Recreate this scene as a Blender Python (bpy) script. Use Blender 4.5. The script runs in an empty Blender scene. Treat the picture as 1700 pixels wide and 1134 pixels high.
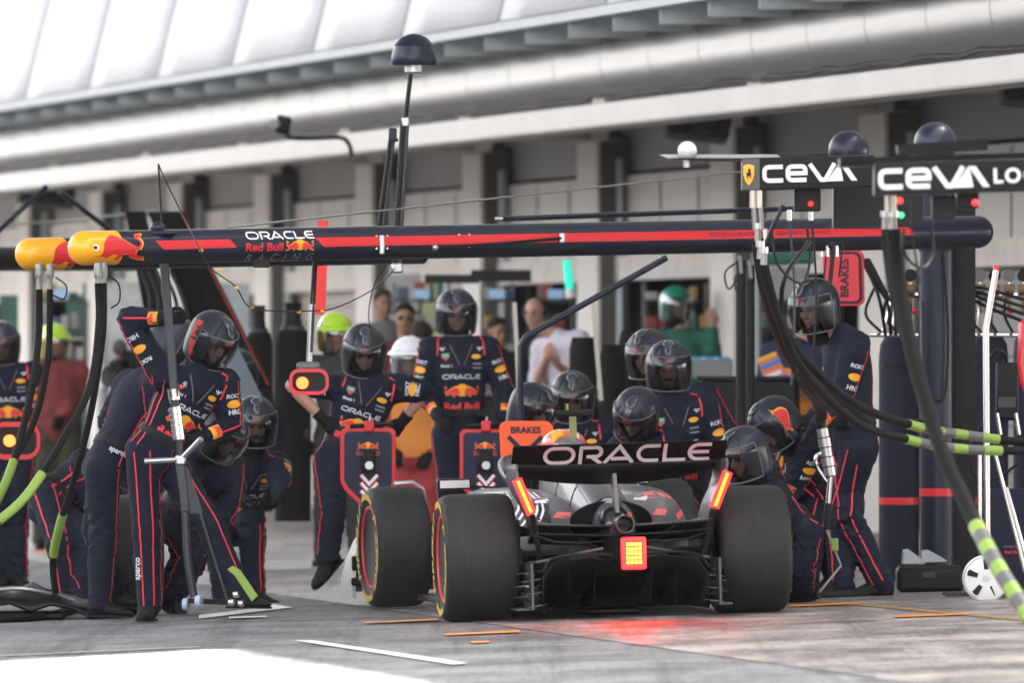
import bpy, bmesh, math, random
from mathutils import Vector, Matrix, noise
from mathutils.bvhtree import BVHTree
V = Vector; PI = math.pi; R = math.radians
random.seed(7)
scene = bpy.context.scene; COL = scene.collection
# ---------------- camera, world, sun ----------------
F = 18000.0; H = 1.46; HY = 600.0; CS = 0.028   # focal length in photo pixels, eye height, horizon row, cross fall of the lane
cam_d = bpy.data.cameras.new('camera'); cam = bpy.data.objects.new('camera', cam_d); COL.objects.link(cam); scene.camera = cam
cam.location = (0, 0, H); cam.rotation_euler = (R(90), 0, 0)
cam_d.sensor_width = 36; cam_d.lens = F/1700*36; cam_d.shift_y = (HY-567)/1700
cam_d.clip_start = 1; cam_d.clip_end = 3000
cam_d.dof.use_dof = True; cam_d.dof.focus_distance = 61.5; cam_d.dof.aperture_fstop = 4.2
w = bpy.data.worlds.new('World'); scene.world = w; w.use_nodes = True
nt = w.node_tree; bg = nt.nodes['Background']
sky = nt.nodes.new('ShaderNodeTexSky'); sky.sky_type = 'NISHITA'; sky.sun_disc = False
SUN_EL, SUN_AZ = 52.0, 62.0      # azimuth clockwise from +Y: from behind the pit building
sky.sun_elevation = R(SUN_EL); sky.sun_rotation = R(SUN_AZ)
sky.air_density = 0.8; sky.dust_density = 3.5; sky.ozone_density = 0.6
hs = nt.nodes.new('ShaderNodeHueSaturation'); hs.inputs['Saturation'].default_value = 0.22
nt.links.new(sky.outputs[0], hs.inputs['Color']); 
wm = nt.nodes.new('ShaderNodeMix'); wm.data_type = 'RGBA'; wm.blend_type = 'MULTIPLY'; wm.inputs[0].default_value = 1; wm.inputs[7].default_value = (1.0, .965, .93, 1)
nt.links.new(hs.outputs[0], wm.inputs[6]); nt.links.new(wm.outputs[2], bg.inputs[0]); bg.inputs[1].default_value = 0.15
SD = V((math.sin(R(SUN_AZ))*math.cos(R(SUN_EL)), math.cos(R(SUN_AZ))*math.cos(R(SUN_EL)), math.sin(R(SUN_EL))))
sd = bpy.data.lights.new('sun', 'SUN'); sd.energy = 4.0; sd.angle = R(0.5); sd.color = (1, .95, .88)
so = bpy.data.objects.new('sun', sd); COL.objects.link(so); so.rotation_euler = SD.to_track_quat('Z', 'Y').to_euler(); so.location = SD*200
vs = scene.view_settings; vs.view_transform = 'Standard'; vs.look = 'None'; vs.gamma = 1; vs.use_curve_mapping = False; vs.exposure = 3.15
try:
    scene.cycles.max_bounces = 7; scene.cycles.transparent_max_bounces = 16; scene.cycles.caustics_reflective = False; scene.cycles.caustics_refractive = False
except Exception: pass
# ---------------- pixel <-> world helpers (photo measures turned into metres) ----------------
def P(px, py, Y): return V(((px-850)/F*Y, Y, H+(HY-py)/F*Y))
def G(px, py):
    Y = H*F/(py-HY+CS*(px-850)); return V(((px-850)/F*Y, Y, CS*(px-850)/F*Y))
def gz(x): return CS*x
# ---------------- materials ----------------
def lin(h):
    if isinstance(h, (tuple, list)): return tuple(h[:3])
    h = h.lstrip('#'); c = [int(h[i:i+2], 16)/255 for i in (0, 2, 4)]
    return tuple(x/12.92 if x <= .04045 else ((x+.055)/1.055)**2.4 for x in c)
MC = {}
DARK_SPEC = .22
def mat(name, col=(.5, .5, .5), rough=.6, metal=0, bump=0, bs=40, var=0, vs_=6, emit=0, coat=0, stretch=None, sheen=0):
    if name in MC: return MC[name]
    m = bpy.data.materials.new(name); MC[name] = m; m.use_nodes = True
    n = m.node_tree; b = n.nodes['Principled BSDF']; c = lin(col)
    b.inputs['Base Color'].default_value = (*c, 1); b.inputs['Roughness'].default_value = rough; b.inputs['Metallic'].default_value = metal
    if metal < .3 and sum(c)/3 < .06 and rough > .28: b.inputs['Specular IOR Level'].default_value = DARK_SPEC
    if coat: b.inputs['Coat Weight'].default_value = coat; b.inputs['Coat Roughness'].default_value = .08
    if sheen: b.inputs['Sheen Weight'].default_value = sheen
    if emit: b.inputs['Emission Color'].default_value = (*c, 1); b.inputs['Emission Strength'].default_value = emit
    if bump or var:
        tc = n.nodes.new('ShaderNodeTexCoord'); mp = n.nodes.new('ShaderNodeMapping'); n.links.new(tc.outputs['Object'], mp.inputs[0])
        if stretch: mp.inputs['Scale'].default_value = stretch
    if bump:
        t = n.nodes.new('ShaderNodeTexNoise'); t.inputs['Scale'].default_value = bs; t.inputs['Detail'].default_value = 4
        bp = n.nodes.new('ShaderNodeBump'); bp.inputs['Strength'].default_value = bump; bp.inputs['Distance'].default_value = .02
        n.links.new(mp.outputs[0], t.inputs[0]); n.links.new(t.outputs[0], bp.inputs['Height']); n.links.new(bp.outputs[0], b.inputs['Normal'])
    if var:
        t = n.nodes.new('ShaderNodeTexNoise'); t.inputs['Scale'].default_value = vs_; t.inputs['Detail'].default_value = 6; t.inputs['Roughness'].default_value = .65
        r = n.nodes.new('ShaderNodeValToRGB'); e = r.color_ramp.elements
        e[0].position = .3; e[1].position = .7
        e[0].color = (*[x*(1-var) for x in c], 1); e[1].color = (*[min(1, x*(1+var)) for x in c], 1)
        n.links.new(mp.outputs[0], t.inputs[0]); n.links.new(t.outputs[0], r.inputs[0]); n.links.new(r.outputs[0], b.inputs['Base Color'])
        rr = n.nodes.new('ShaderNodeMapRange'); rr.inputs[3].default_value = max(0.02, rough-.1); rr.inputs[4].default_value = min(1, rough+.12)
        n.links.new(t.outputs[0], rr.inputs[0]); n.links.new(rr.outputs[0], b.inputs['Roughness'])
    return m
def glassy(name, alpha=.25, col=(.8, .85, .9), rough=.03):
    m = bpy.data.materials.new(name); m.use_nodes = True; n = m.node_tree; n.nodes.clear()
    o = n.nodes.new('ShaderNodeOutputMaterial'); mx = n.nodes.new('ShaderNodeMixShader'); t = n.nodes.new('ShaderNodeBsdfTransparent'); g = n.nodes.new('ShaderNodeBsdfGlossy')
    t.inputs[0].default_value = (*col, 1); g.inputs['Roughness'].default_value = rough; g.inputs[0].default_value = (1, 1, 1, 1)
    lw = n.nodes.new('ShaderNodeLayerWeight'); lw.inputs[0].default_value = .35
    mr = n.nodes.new('ShaderNodeMapRange'); mr.inputs[3].default_value = alpha*.35; mr.inputs[4].default_value = min(1, alpha*2.6)
    n.links.new(lw.outputs['Facing'], mr.inputs[0]); n.links.new(mr.outputs[0], mx.inputs[0]); n.links.new(t.outputs[0], mx.inputs[1]); n.links.new(g.outputs[0], mx.inputs[2]); n.links.new(mx.outputs[0], o.inputs[0])
    return m
# ---------------- mesh builder ----------------
class MB:
    def __init__(s): s.v = []; s.f = []; s.m = []
    def add(s, vs, fs, m=0):
        o = len(s.v); s.v += [V(x) for x in vs]; s.f += [tuple(i+o for i in f) for f in fs]; s.m += [m]*len(fs); return s
    def box(s, c, size, M=None, m=0):
        hx, hy, hz = [x/2 for x in size]; vs = [V((x, y, z)) for x in (-hx, hx) for y in (-hy, hy) for z in (-hz, hz)]
        vs = [(M @ x if M else x)+V(c) for x in vs]
        return s.add(vs, [(0, 1, 3, 2), (4, 6, 7, 5), (0, 4, 5, 1), (2, 3, 7, 6), (0, 2, 6, 4), (1, 5, 7, 3)], m)
    def beam(s, a, b, w, h=None, up=(0, 0, 1), m=0):
        a, b = V(a), V(b); h = h or w; d = (b-a).normalized(); u = V(up); x = d.cross(u)
        if x.length < 1e-3: x = d.cross(V((1, 0, 0)))
        x.normalize(); z = x.cross(d)
        vs = [p+x*sx*w/2+z*sz*h/2 for p in (a, b) for sx, sz in ((-1, -1), (1, -1), (1, 1), (-1, 1))]
        return s.add(vs, [(0, 1, 2, 3), (7, 6, 5, 4), (0, 4, 5, 1), (1, 5, 6, 2), (2, 6, 7, 3), (3, 7, 4, 0)], m)
    def cyl(s, a, b, r0, r1=None, n=16, cap=True, m=0):
        return s.tube([a, b], [r0, r0 if r1 is None else r1], n, cap, m)
    def tube(s, pts, rs, n=10, cap=True, m=0, close=False, flat=1):
        pts = [V(p) for p in pts]; k = len(pts)
        if not isinstance(rs, (list, tuple)): rs = [rs]*k
        tg = []
        for i in range(k):
            a = pts[(i-1) % k] if close else pts[max(i-1, 0)]; b = pts[(i+1) % k] if close else pts[min(i+1, k-1)]
            d = b-a; tg.append(d.normalized() if d.length > 1e-9 else V((0, 0, 1)))
        u = tg[0].orthogonal().normalized(); vs = []
        for i in range(k):
            u = u-tg[i]*u.dot(tg[i])
            if u.length < 1e-6: u = tg[i].orthogonal()
            u.normalize(); v = tg[i].cross(u)
            for j in range(n):
                a = 2*PI*j/n; vs.append(pts[i]+(u*math.cos(a)+v*math.sin(a)*flat)*rs[i])
        fs = []
        for i in range(k if close else k-1):
            for j in range(n):
                a = i*n+j; b = i*n+(j+1) % n; i2 = (i+1) % k; fs.append((a, b, i2*n+(j+1) % n, i2*n+j))
        if cap and not close: fs += [tuple(range(n-1, -1, -1)), tuple((k-1)*n+j for j in range(n))]
        return s.add(vs, fs, m)
    def ell(s, c, r, M=None, n=20, k=12, m=0, z0=-1, z1=1):
        c = V(c); r = (r, r, r) if not isinstance(r, (tuple, list)) else r; vs = []; fs = []
        t0 = math.asin(max(-1, min(1, z0))); t1 = math.asin(max(-1, min(1, z1)))
        for i in range(k+1):
            t = t0+(t1-t0)*i/k
            for j in range(n):
                a = 2*PI*j/n; p = V((r[0]*math.cos(t)*math.cos(a), r[1]*math.cos(t)*math.sin(a), r[2]*math.sin(t)))
                vs.append((M @ p if M else p)+c)
        for i in range(k):
            for j in range(n): fs.append((i*n+j, i*n+(j+1) % n, (i+1)*n+(j+1) % n, (i+1)*n+j))
        if z0 > -1: fs.append(tuple(range(n-1, -1, -1)))
        if z1 < 1: fs.append(tuple(k*n+j for j in range(n)))
        return s.add(vs, fs, m)
    def loft(s, rings, m=0, cap=True, close=True):
        n = len(rings[0]); vs = [p for r in rings for p in r]; fs = []
        for i in range(len(rings)-1):
            for j in range(n if close else n-1): fs.append((i*n+j, i*n+(j+1) % n, (i+1)*n+(j+1) % n, (i+1)*n+j))
        if cap and close: fs += [tuple(range(n-1, -1, -1)), tuple((len(rings)-1)*n+j for j in range(n))]
        return s.add(vs, fs, m)
    def prism(s, pts, off, m=0):
        pts = [V(p) for p in pts]; off = V(off); return s.loft([pts, [p+off for p in pts]], m)
    def lathe(s, prof, o, axis=(0, 0, 1), n=32, m=0, x=None):
        o = V(o); a = V(axis).normalized(); u = V(x) if x else a.orthogonal().normalized(); v = a.cross(u)
        rings = [[o+a*h+(u*math.cos(2*PI*j/n)+v*math.sin(2*PI*j/n))*max(r, 1e-4) for j in range(n)] for r, h in prof]
        return s.loft(rings, m)
    def build(s, name, mats, parent=None, smooth=True, bevel=0, ang=40, seg=2, tri=False, recalc=True):
        me = bpy.data.meshes.new(name); me.from_pydata([tuple(x) for x in s.v], [], s.f); mats = mats if isinstance(mats, (list, tuple)) else [mats]
        for x in mats: me.materials.append(x)
        for p, i in zip(me.polygons, s.m): p.material_index = i
        if recalc or tri:
            b = bmesh.new(); b.from_mesh(me)
            if recalc: bmesh.ops.recalc_face_normals(b, faces=b.faces)
            if tri: bmesh.ops.triangulate(b, faces=b.faces)
            b.to_mesh(me); b.free()
        if smooth:
            me.polygons.foreach_set('use_smooth', [True]*len(me.polygons))
            try: me.set_sharp_from_angle(angle=R(ang))
            except Exception: pass
        me.update(); o = bpy.data.objects.new(name, me); COL.objects.link(o)
        if parent: attach(o, parent)
        if bevel:
            bm_ = o.modifiers.new('bevel', 'BEVEL'); bm_.width = bevel; bm_.segments = seg; bm_.limit_method = 'ANGLE'; bm_.angle_limit = R(50)
        return o
def attach(o, parent):
    o.parent = parent
    q = parent; M = Matrix.Identity(4)
    while q: M = q.matrix_basis.copy() if not q.parent else q.matrix_basis @ M; q = q.parent
    # meshes are authored in world space: undo the parent's placement
    o.matrix_parent_inverse = wmat(parent).inverted()
def wmat(o):
    return o.matrix_basis.copy() if not o.parent else wmat(o.parent) @ o.matrix_parent_inverse @ o.matrix_basis
def thing(name, label, cat, loc=(0, 0, 0), group=None):
    o = bpy.data.objects.new(name, None); COL.objects.link(o); o.location = loc; o.empty_display_size = .1; return tag(o, label, cat, group)
def tag(o, label, cat, group=None, kind=None):
    if label: o['label'] = label
    if cat: o['category'] = cat
    if group: o['group'] = group
    if kind: o['kind'] = kind
    return o
def struct(o, label=None): o['kind'] = 'structure'; return tag(o, label, None) if label else o
def spline(pts, n=8):
    pts = [V(p) for p in pts]; out = []; q = [pts[0]*2-pts[1]]+pts+[pts[-1]*2-pts[-2]]
    for i in range(1, len(q)-2):
        for k in range(n):
            t = k/n; a, b, c, d = q[i-1:i+3]
            out.append(.5*((2*b)+(c-a)*t+(2*a-5*b+4*c-d)*t*t+(3*b-a-3*c+d)*t**3))
    out.append(pts[-1]); return out
# ---------------- flat marks: lettering and emblems, laid on a plane or pressed onto a surface ----------------
def glyph_text(txt, bold=0.0, shear=0, extra=1.0):
    cu = bpy.data.curves.new('t', 'FONT'); cu.body = txt; cu.size = 1; cu.offset = bold; cu.shear = shear; cu.resolution_u = 3; cu.space_character = extra
    ob = bpy.data.objects.new('t', cu); COL.objects.link(ob); dg = bpy.context.evaluated_depsgraph_get(); dg.update()
    me = bpy.data.meshes.new_from_object(ob.evaluated_get(dg)); vs = [(v.co.x, v.co.y) for v in me.vertices]; fs = [tuple(p.vertices) for p in me.polygons]
    bpy.data.objects.remove(ob); bpy.data.curves.remove(cu); bpy.data.meshes.remove(me)
    return fit(vs, fs)
def fit(vs, fs):   # to width 1, centred
    x0 = min(v[0] for v in vs); x1 = max(v[0] for v in vs); y0 = min(v[1] for v in vs); y1 = max(v[1] for v in vs); s = x1-x0
    return [((x-x0)/s-.5, (y-(y0+y1)/2)/s) for x, y in vs], fs, (y1-y0)/s
def poly2(pts):
    import mathutils
    t = mathutils.geometry.tessellate_polygon([[V((x, y, 0)) for x, y in pts]]); return list(pts), [tuple(f) for f in t]
def strokes(lines, wd):
    vs = []; fs = []
    for L in lines:
        cl = L[0] == L[-1]; L = [V((x, y)) for x, y in L]; k = len(L); o = len(vs)
        for i in range(k):
            a = L[i-1] if i > 0 else (L[-2] if cl else L[0]); b = L[i+1] if i < k-1 else (L[1] if cl else L[-1]); c = L[i]
            d1 = (c-a); d2 = (b-c)
            if d1.length < 1e-9: d1 = d2
            if d2.length < 1e-9: d2 = d1
            d1 = d1.normalized(); d2 = d2.normalized(); n1 = V((-d1.y, d1.x)); n2 = V((-d2.y, d2.x)); n = (n1+n2)
            n = n.normalized() if n.length > 1e-6 else n1; n = n/max(.45, n.dot(n1)); vs += [tuple(c+n*wd/2), tuple(c-n*wd/2)]
        for i in range(k-1): fs.append((o+2*i, o+2*i+1, o+2*i+3, o+2*i+2))
    return vs, fs
def arc(cx, cy, rx, ry, a0, a1, n=8): return [(cx+rx*math.cos(R(a0+(a1-a0)*i/n)), cy+ry*math.sin(R(a0+(a1-a0)*i/n))) for i in range(n+1)]
def word_oracle():
    L = []; h = 1.0; w_ = .19
    def sh(l, dx): return [(x+dx, y) for x, y in l]
    O = [(1.0, .9)]+arc(1.05, .5, .45, .4, 90, -90, 10)[0:]+arc(.5, .5, .42, .4, -90, -270, 10)+[(1.0, .9)]
    L.append(sh(O, 0)); x = 1.75
    L.append(sh([(0, -.0), (0, .9), (.75, .9)]+arc(.78, .65, .24, .25, 90, -90, 6)+[(.3, .4)], x+.1)); L.append(sh([(.55, .4), (1.05, 0)], x+.1)); x = 3.05
    L.append(sh([(0, 0), (.72, .93), (1.42, 0)], x)); L.append(sh([(.35, .25), (1.15, .25)], x)); x = 4.65
    L.append(sh([(1.15, .9), (.5, .9)]+arc(.5, .5, .42, .4, 90, 270, 10)+[(1.1, .1)], x)); x = 6.05
    L.append(sh([(0, 1.0), (0, .1), (1.05, .1)], x)); x = 7.2
    L.append(sh([(1.15, .9), (.5, .9)]+arc(.5, .5, .42, .4, 90, 270, 10)+[(1.1, .1)], x)); L.append(sh([(.1, .5), (1.05, .5)], x))
    return fit(*strokes(L, w_))
def word_ceva():
    w_ = .24; L = []
    def sh(l, dx): return [(x+dx, y) for x, y in l]
    L.append([(1.15, .88), (.35, .88)]+arc(.35, .63, .25, .25, 90, 180, 4)+arc(.35, .37, .25, .25, 180, 270, 4)+[(1.15, .12)])
    L.append(sh([(.2, .5), (1.1, .5)]+[(1.1, .65)]+arc(.88, .65, .22, .23, 0, 90, 4)+[(.35, .88)]+arc(.35, .63, .25, .25, 90, 180, 4)+arc(.35, .37, .25, .25, 180, 270, 4)+[(1.15, .12)], 1.32))
    L.append(sh([(0, 1.0), (.62, .1), (.85, .1), (1.4, 1.0)], 2.68))
    vs, fs = strokes(L, w_)
    for pl in ([(3.62, 0), (4.35, 1), (4.42, .75), (4.55, 0)], [(4.35, 1.0), (4.68, 1.0), (5.35, 0), (5.02, 0)]):
        v2, f2 = poly2(pl); o = len(vs); vs += v2; fs += [tuple(i+o for i in f) for f in f2]
    return fit(vs, fs)
BULL = [(0, .08), (.07, .11), (.11, .17), (.13, .34), (.21, .44), (.32, .49), (.44, .46), (.56, .40), (.68, .32), (.79, .26), (.87, .27), (.90, .32), (.88, .37), (.80, .42), (.80, .475), (.89, .49), (.96, .50), (.945, .45), (.88, .435), (.93, .37), (.94, .31), (.89, .21), (.82, .20), (.79, .13), (.86, .09), (.95, .09), (1, .02), (.89, .03), (.77, .05), (.68, .08), (.63, .13), (.53, .13), (.51, .08), (.45, .02), (.34, .04), (.41, .07), (.43, .11), (.33, .13), (.27, .09), (.19, .06), (.11, .09)]
def emblem_bulls(): # two bulls facing each other over a disc
    a = [(x*.92-1.0, y) for x, y in reversed([(1-x, y) for x, y in BULL])]; return a, [(-x, y) for x, y in reversed(a)]
ORACLE = word_oracle(); CEVA = word_ceva()
TXT = {}
def T(txt, bold=.0, shear=0, extra=1.0):
    k = (txt, bold, shear, extra)
    if k not in TXT: TXT[k] = glyph_text(*k)
    return TXT[k]
def shape(pts):
    vs, fs = poly2(pts); return vs, fs, 1.0
def disc(rx=.5, ry=.5, n=20): return [(rx*math.cos(2*PI*i/n), ry*math.sin(2*PI*i/n)) for i in range(n)]
def grid_cut(vs, fs, step):
    bm = bmesh.new(); bv = [bm.verts.new((x, y, 0)) for x, y in vs]
    for f in fs:
        try: bm.faces.new([bv[i] for i in f])
        except Exception: pass
    for ax in (0, 1):
        c = [v.co[ax] for v in bm.verts]
        if not c: continue
        lo, hi = min(c), max(c); k = int((hi-lo)/step)
        for i in range(1, k+1):
            co = V((0, 0, 0)); co[ax] = lo+i*(hi-lo)/(k+1); no = V((0, 0, 0)); no[ax] = 1
            bmesh.ops.bisect_plane(bm, geom=bm.verts[:]+bm.edges[:]+bm.faces[:], plane_co=co, plane_no=no)
    bm.verts.index_update(); o = [(v.co.x, v.co.y) for v in bm.verts]; g = [tuple(v.index for v in f.verts) for f in bm.faces]; bm.free(); return o, g
def decal(name, sh, o, ux, uy, width, material, parent, bvh=None, off=.003, step=.02, lift=.25, mb=None, height=None):
    """flat mark sh=(verts, faces, aspect) of unit width laid at point o, axes ux/uy; pressed on bvh along -normal if given"""
    ux = V(ux).normalized(); uy = V(uy); uy = (uy-ux*uy.dot(ux)).normalized(); n = ux.cross(uy)
    vs, fs = sh[0], sh[1]; sy = width if height is None else height/max(1e-6, sh[2])
    vs = [(x*width, y*sy) for x, y in vs]
    if bvh: vs, fs = grid_cut(vs, fs, step)
    out = []; ok = []
    for x, y in vs:
        p = V(o)+ux*x+uy*y
        if bvh:
            h = bvh.ray_cast(p+n*lift, -n, lift*2.2)
            if h[0] is not None: out.append(h[0]+n*off); ok.append(True)
            else: out.append(p); ok.append(False)
        else: out.append(p+n*off); ok.append(True)
    fs = [f for f in fs if all(ok[i] for i in f)]
    if not fs: return None
    b = mb or MB(); b.add(out, fs)
    if mb: return None
    return b.build(name, material, parent, smooth=False, recalc=False)
# ---------------- ground ----------------
def asphalt_mat(name, c1, c2, rough, sc, streak=None):
    m = bpy.data.materials.new(name); m.use_nodes = True; n = m.node_tree; b = n.nodes['Principled BSDF']
    tc = n.nodes.new('ShaderNodeTexCoord'); mp = n.nodes.new('ShaderNodeMapping'); n.links.new(tc.outputs['Object'], mp.inputs[0]); mp.inputs['Rotation'].default_value = (0, 0, R(-10.9)); mp.inputs['Scale'].default_value = streak or (1, 1, 1)
    a = n.nodes.new('ShaderNodeTexNoise'); a.inputs['Scale'].default_value = sc; a.inputs['Detail'].default_value = 8; a.inputs['Roughness'].default_value = .7; n.links.new(mp.outputs[0], a.inputs[0])
    g = n.nodes.new('ShaderNodeTexNoise'); g.inputs['Scale'].default_value = 30; g.inputs['Detail'].default_value = 8; g.inputs['Roughness'].default_value = .85; mg = n.nodes.new('ShaderNodeMapping'); mg.inputs['Scale'].default_value = (1, .12, 1); n.links.new(tc.outputs['Object'], mg.inputs[0]); n.links.new(mg.outputs[0], g.inputs[0])
    mx = n.nodes.new('ShaderNodeMath'); mx.operation = 'MULTIPLY_ADD'; mx.inputs[1].default_value = .55; n.links.new(g.outputs[0], mx.inputs[0]); n.links.new(a.outputs[0], mx.inputs[2])
    r = n.nodes.new('ShaderNodeValToRGB'); e = r.color_ramp.elements; e[0].position = .66; e[1].position = .90; e[0].color = (*c1, 1); e[1].color = (*c2, 1)
    ms = n.nodes.new('ShaderNodeMapping'); ms.inputs['Rotation'].default_value = (0, 0, R(-10.9)); ms.inputs['Scale'].default_value = (2.6, .05, 1); n.links.new(tc.outputs['Object'], ms.inputs[0])
    sk = n.nodes.new('ShaderNodeTexNoise'); sk.inputs['Scale'].default_value = 1.6; sk.inputs['Detail'].default_value = 7; sk.inputs['Roughness'].default_value = .75; n.links.new(ms.outputs[0], sk.inputs[0])
    sr = n.nodes.new('ShaderNodeMapRange'); sr.inputs[1].default_value = .50; sr.inputs[2].default_value = .66; sr.inputs[3].default_value = 1.0; sr.inputs[4].default_value = .50; n.links.new(sk.outputs[0], sr.inputs[0])
    mu = n.nodes.new('ShaderNodeMix'); mu.data_type = 'RGBA'; mu.blend_type = 'MULTIPLY'; mu.inputs[0].default_value = 1
    n.links.new(mx.outputs[0], r.inputs[0]); n.links.new(r.outputs[0], mu.inputs[6]); n.links.new(sr.outputs[0], mu.inputs[7]); n.links.new(mu.outputs[2], b.inputs['Base Color'])
    rr = n.nodes.new('ShaderNodeMapRange'); rr.inputs[3].default_value = rough; rr.inputs[4].default_value = min(1, rough+.35); n.links.new(a.outputs[0], rr.inputs[0]); n.links.new(rr.outputs[0], b.inputs['Roughness'])
    bp = n.nodes.new('ShaderNodeBump'); bp.inputs['Strength'].default_value = .8; bp.inputs['Distance'].default_value = .01; n.links.new(g.outputs[0], bp.inputs['Height']); n.links.new(bp.outputs[0], b.inputs['Normal'])
    return m
M_asph = asphalt_mat('asphalt', (.088, .090, .096), (.24, .245, .255), .55, 1.1, (1.0, .8, 1))
M_conc = asphalt_mat('worn_concrete', (.09, .084, .078), (.44, .40, .37), .24, 1.5, (1.0, .55, 1))
M_white = mat('lane_paint', (.75, .75, .73), .5, var=.12, vs_=9)
M_orange = mat('orange_paint', (.75, .27, .03), .5, var=.2, vs_=14)
def ground_sheet(name, pts, dz, m): return struct(MB().add([V((p[0], p[1], gz(p[0])+dz)) for p in pts], [tuple(range(len(pts)))]).build(name, m, smooth=False))
ground_sheet('ground', [(-400, -300), (400, -300), (400, 1500), (-400, 1500)], 0, M_asph)
e0 = G(1500, 1134); e1 = G(850, 1043); dd = (e1-e0).normalized(); a = e0-dd*60; b = e0+dd*200
ground_sheet('pit_box_pavement', [(a.x, a.y), (a.x+60, a.y), (b.x+60, b.y), (b.x, b.y)], .004, M_conc)
def mark(name, px, m, dz=.008): return ground_sheet(name, [G(*p)[:2] for p in px], dz, m)
mark('lane_marking', [(487, 1066), (520, 1066.5), (776, 1104), (752, 1106.5)], M_white)
mark('lane_marking', [(330, 1024), (420, 1013), (455, 1006), (486, 1011), (420, 1019), (330, 1030)], M_white)
mark('lane_marking', [(380, 1027), (442, 1025), (444, 1027), (380, 1030)], M_white)
mark('lane_marking', [(0, 1091), (330, 1076), (334, 1077), (0, 1092.5)], mat('worn_lane_paint', (.30, .30, .30), .6, var=.3, vs_=4))
mark('orange_marking', [(604, 1036.3), (727, 1030.5), (727, 1033.5), (606, 1038.2)], M_orange, .011)
mark('orange_marking', [(737, 1055), (862, 1049.5), (864, 1052.5), (739, 1058)], M_orange)
mark('orange_marking', [(781, 1068), (812, 1067), (813, 1069.5), (783, 1071)], M_orange)
mark('orange_marking', [(1310, 1008), (1430, 1003), (1432, 1006), (1312, 1011)], M_orange, .011)
mark('orange_marking', [(1482, 1026), (1606, 1021.5), (1608, 1024), (1484, 1029)], M_orange, .011)
mark('orange_marking', [(1300, 995), (1450, 1006), (1700, 1030), (1700, 1034), (1445, 1010), (1300, 998)], mat('faded_orange_paint', (.34, .2, .09), .6, var=.3, vs_=12), .008)
mark('orange_marking', [(60, 916), (84, 914), (84, 919), (60, 921)], M_orange)
mark('orange_marking', [(470, 903), (900, 922), (900, 925), (470, 906)], MC['faded_orange_paint'])
# ---------------- pit building frame: t runs along the facade, n out towards the lane ----------------
BD = V((-.1893, .982, 0)).normalized(); BN = V((-.982, -.1893, 0)).normalized(); B0 = V((2.843, 89, 0))
def BP(t, n, z): return B0+BD*t+BN*n+V((0, 0, z))
def bt(px, n=0):  # t where the line at offset n crosses image column px
    k = (px-850)/F; o = B0+BN*n; return (k*o.y-o.x)/(BD.x-k*BD.y)
def bz(px, py, n=0): p = BP(bt(px, n), n, 0); return H+(HY-py)/F*p.y
M_cream = mat('cream_concrete', (.68, .645, .60), .75, var=.07, vs_=1.2, bump=.1, bs=8)
M_beam = mat('grey_concrete', (.34, .33, .32), .8, var=.12, vs_=.8)
M_col = mat('column_paint', (.64, .60, .545), .6, var=.06, vs_=1.5)
M_dgrey = mat('charcoal_panel', (.20, .195, .185), .6, var=.1, vs_=1)
M_lpanel = mat('pale_shutter', (.54, .51, .465), .5, var=.09, vs_=1, bump=.15, bs=5)
M_beige = mat('beige_shutter', (.33, .29, .26), .6, var=.1, vs_=1.5)
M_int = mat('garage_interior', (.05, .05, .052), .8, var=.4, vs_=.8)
M_galv = mat('galvanised_steel', (.30, .34, .35), .45, .6, var=.15, vs_=3)
M_duct = mat('brushed_aluminium', (.47, .46, .45), .36, 1)
M_whiteroof = mat('white_roof_skin', (.60, .61, .62), .5)
M_black = mat('black_plastic', (.008, .008, .009), .5, bump=.1, bs=30)
colpx = [-183, -82, 28, 147, 278, 421, 590, 767, 957, 1178, 1425, 1711]
T0 = bt(2700); T1 = bt(-900)
bld = thing('pit_building', 'long pale pit building with deep concrete fascia, columns and garage bays', 'building', BP(0, 0, 0))
zf0 = bz(1425, 165, 2.9); zf1 = bz(1425, 119, 2.9)
def bbox(t0, t1, n0, n1, z0, z1, m=None, mb=None):
    b = mb or MB(); b.loft([[BP(t0, n0, z0), BP(t0, n1, z0), BP(t0, n1, z1), BP(t0, n0, z1)], [BP(t1, n0, z0), BP(t1, n1, z0), BP(t1, n1, z1), BP(t1, n0, z1)]]); return b
bbox(T0-8, T1, 2.55, 2.9, zf0, zf1).build('fascia', M_cream, bld, bevel=.03)
bbox(T0-8, T1, -8, 2.54, zf1+.15, zf1+.30).build('roof_slab', mat('soffit_paint', (.58, .54, .49), .8, var=.08), bld)
zl = bz(1100, 445); zp = bz(1100, 283); zu = zf1+.14; 
tcs = [bt(p, .3) for p in colpx]; cw = .95
for i, t in enumerate(tcs):
    c = bbox(t-cw+.0, t, .0, .3, -.4, zu-.16).build('column', M_col, bld, bevel=.02)
    bbox(t-cw-.03, t-cw-.004, .0, .27, -.4, zu-.17).build('near_side_sheet', mat('near_side_grey', (.12, .113, .105), .7, var=.1), c)  # thin darker grey sheet over the column's near side
    bbox(t-cw*.75, t-cw*.25,   .31, 2.54, zu-.15, zu-.01).build('cantilever_beam', mat('beam_paint', (.50, .47, .43), .8, var=.08), bld)
    cc = MB(); cc.tube([BP(t-cw-.14, .1, 0), BP(t-cw-.14, .1, zf0)], .05, 8); cc.build('downpipe', M_galv, bld)
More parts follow.
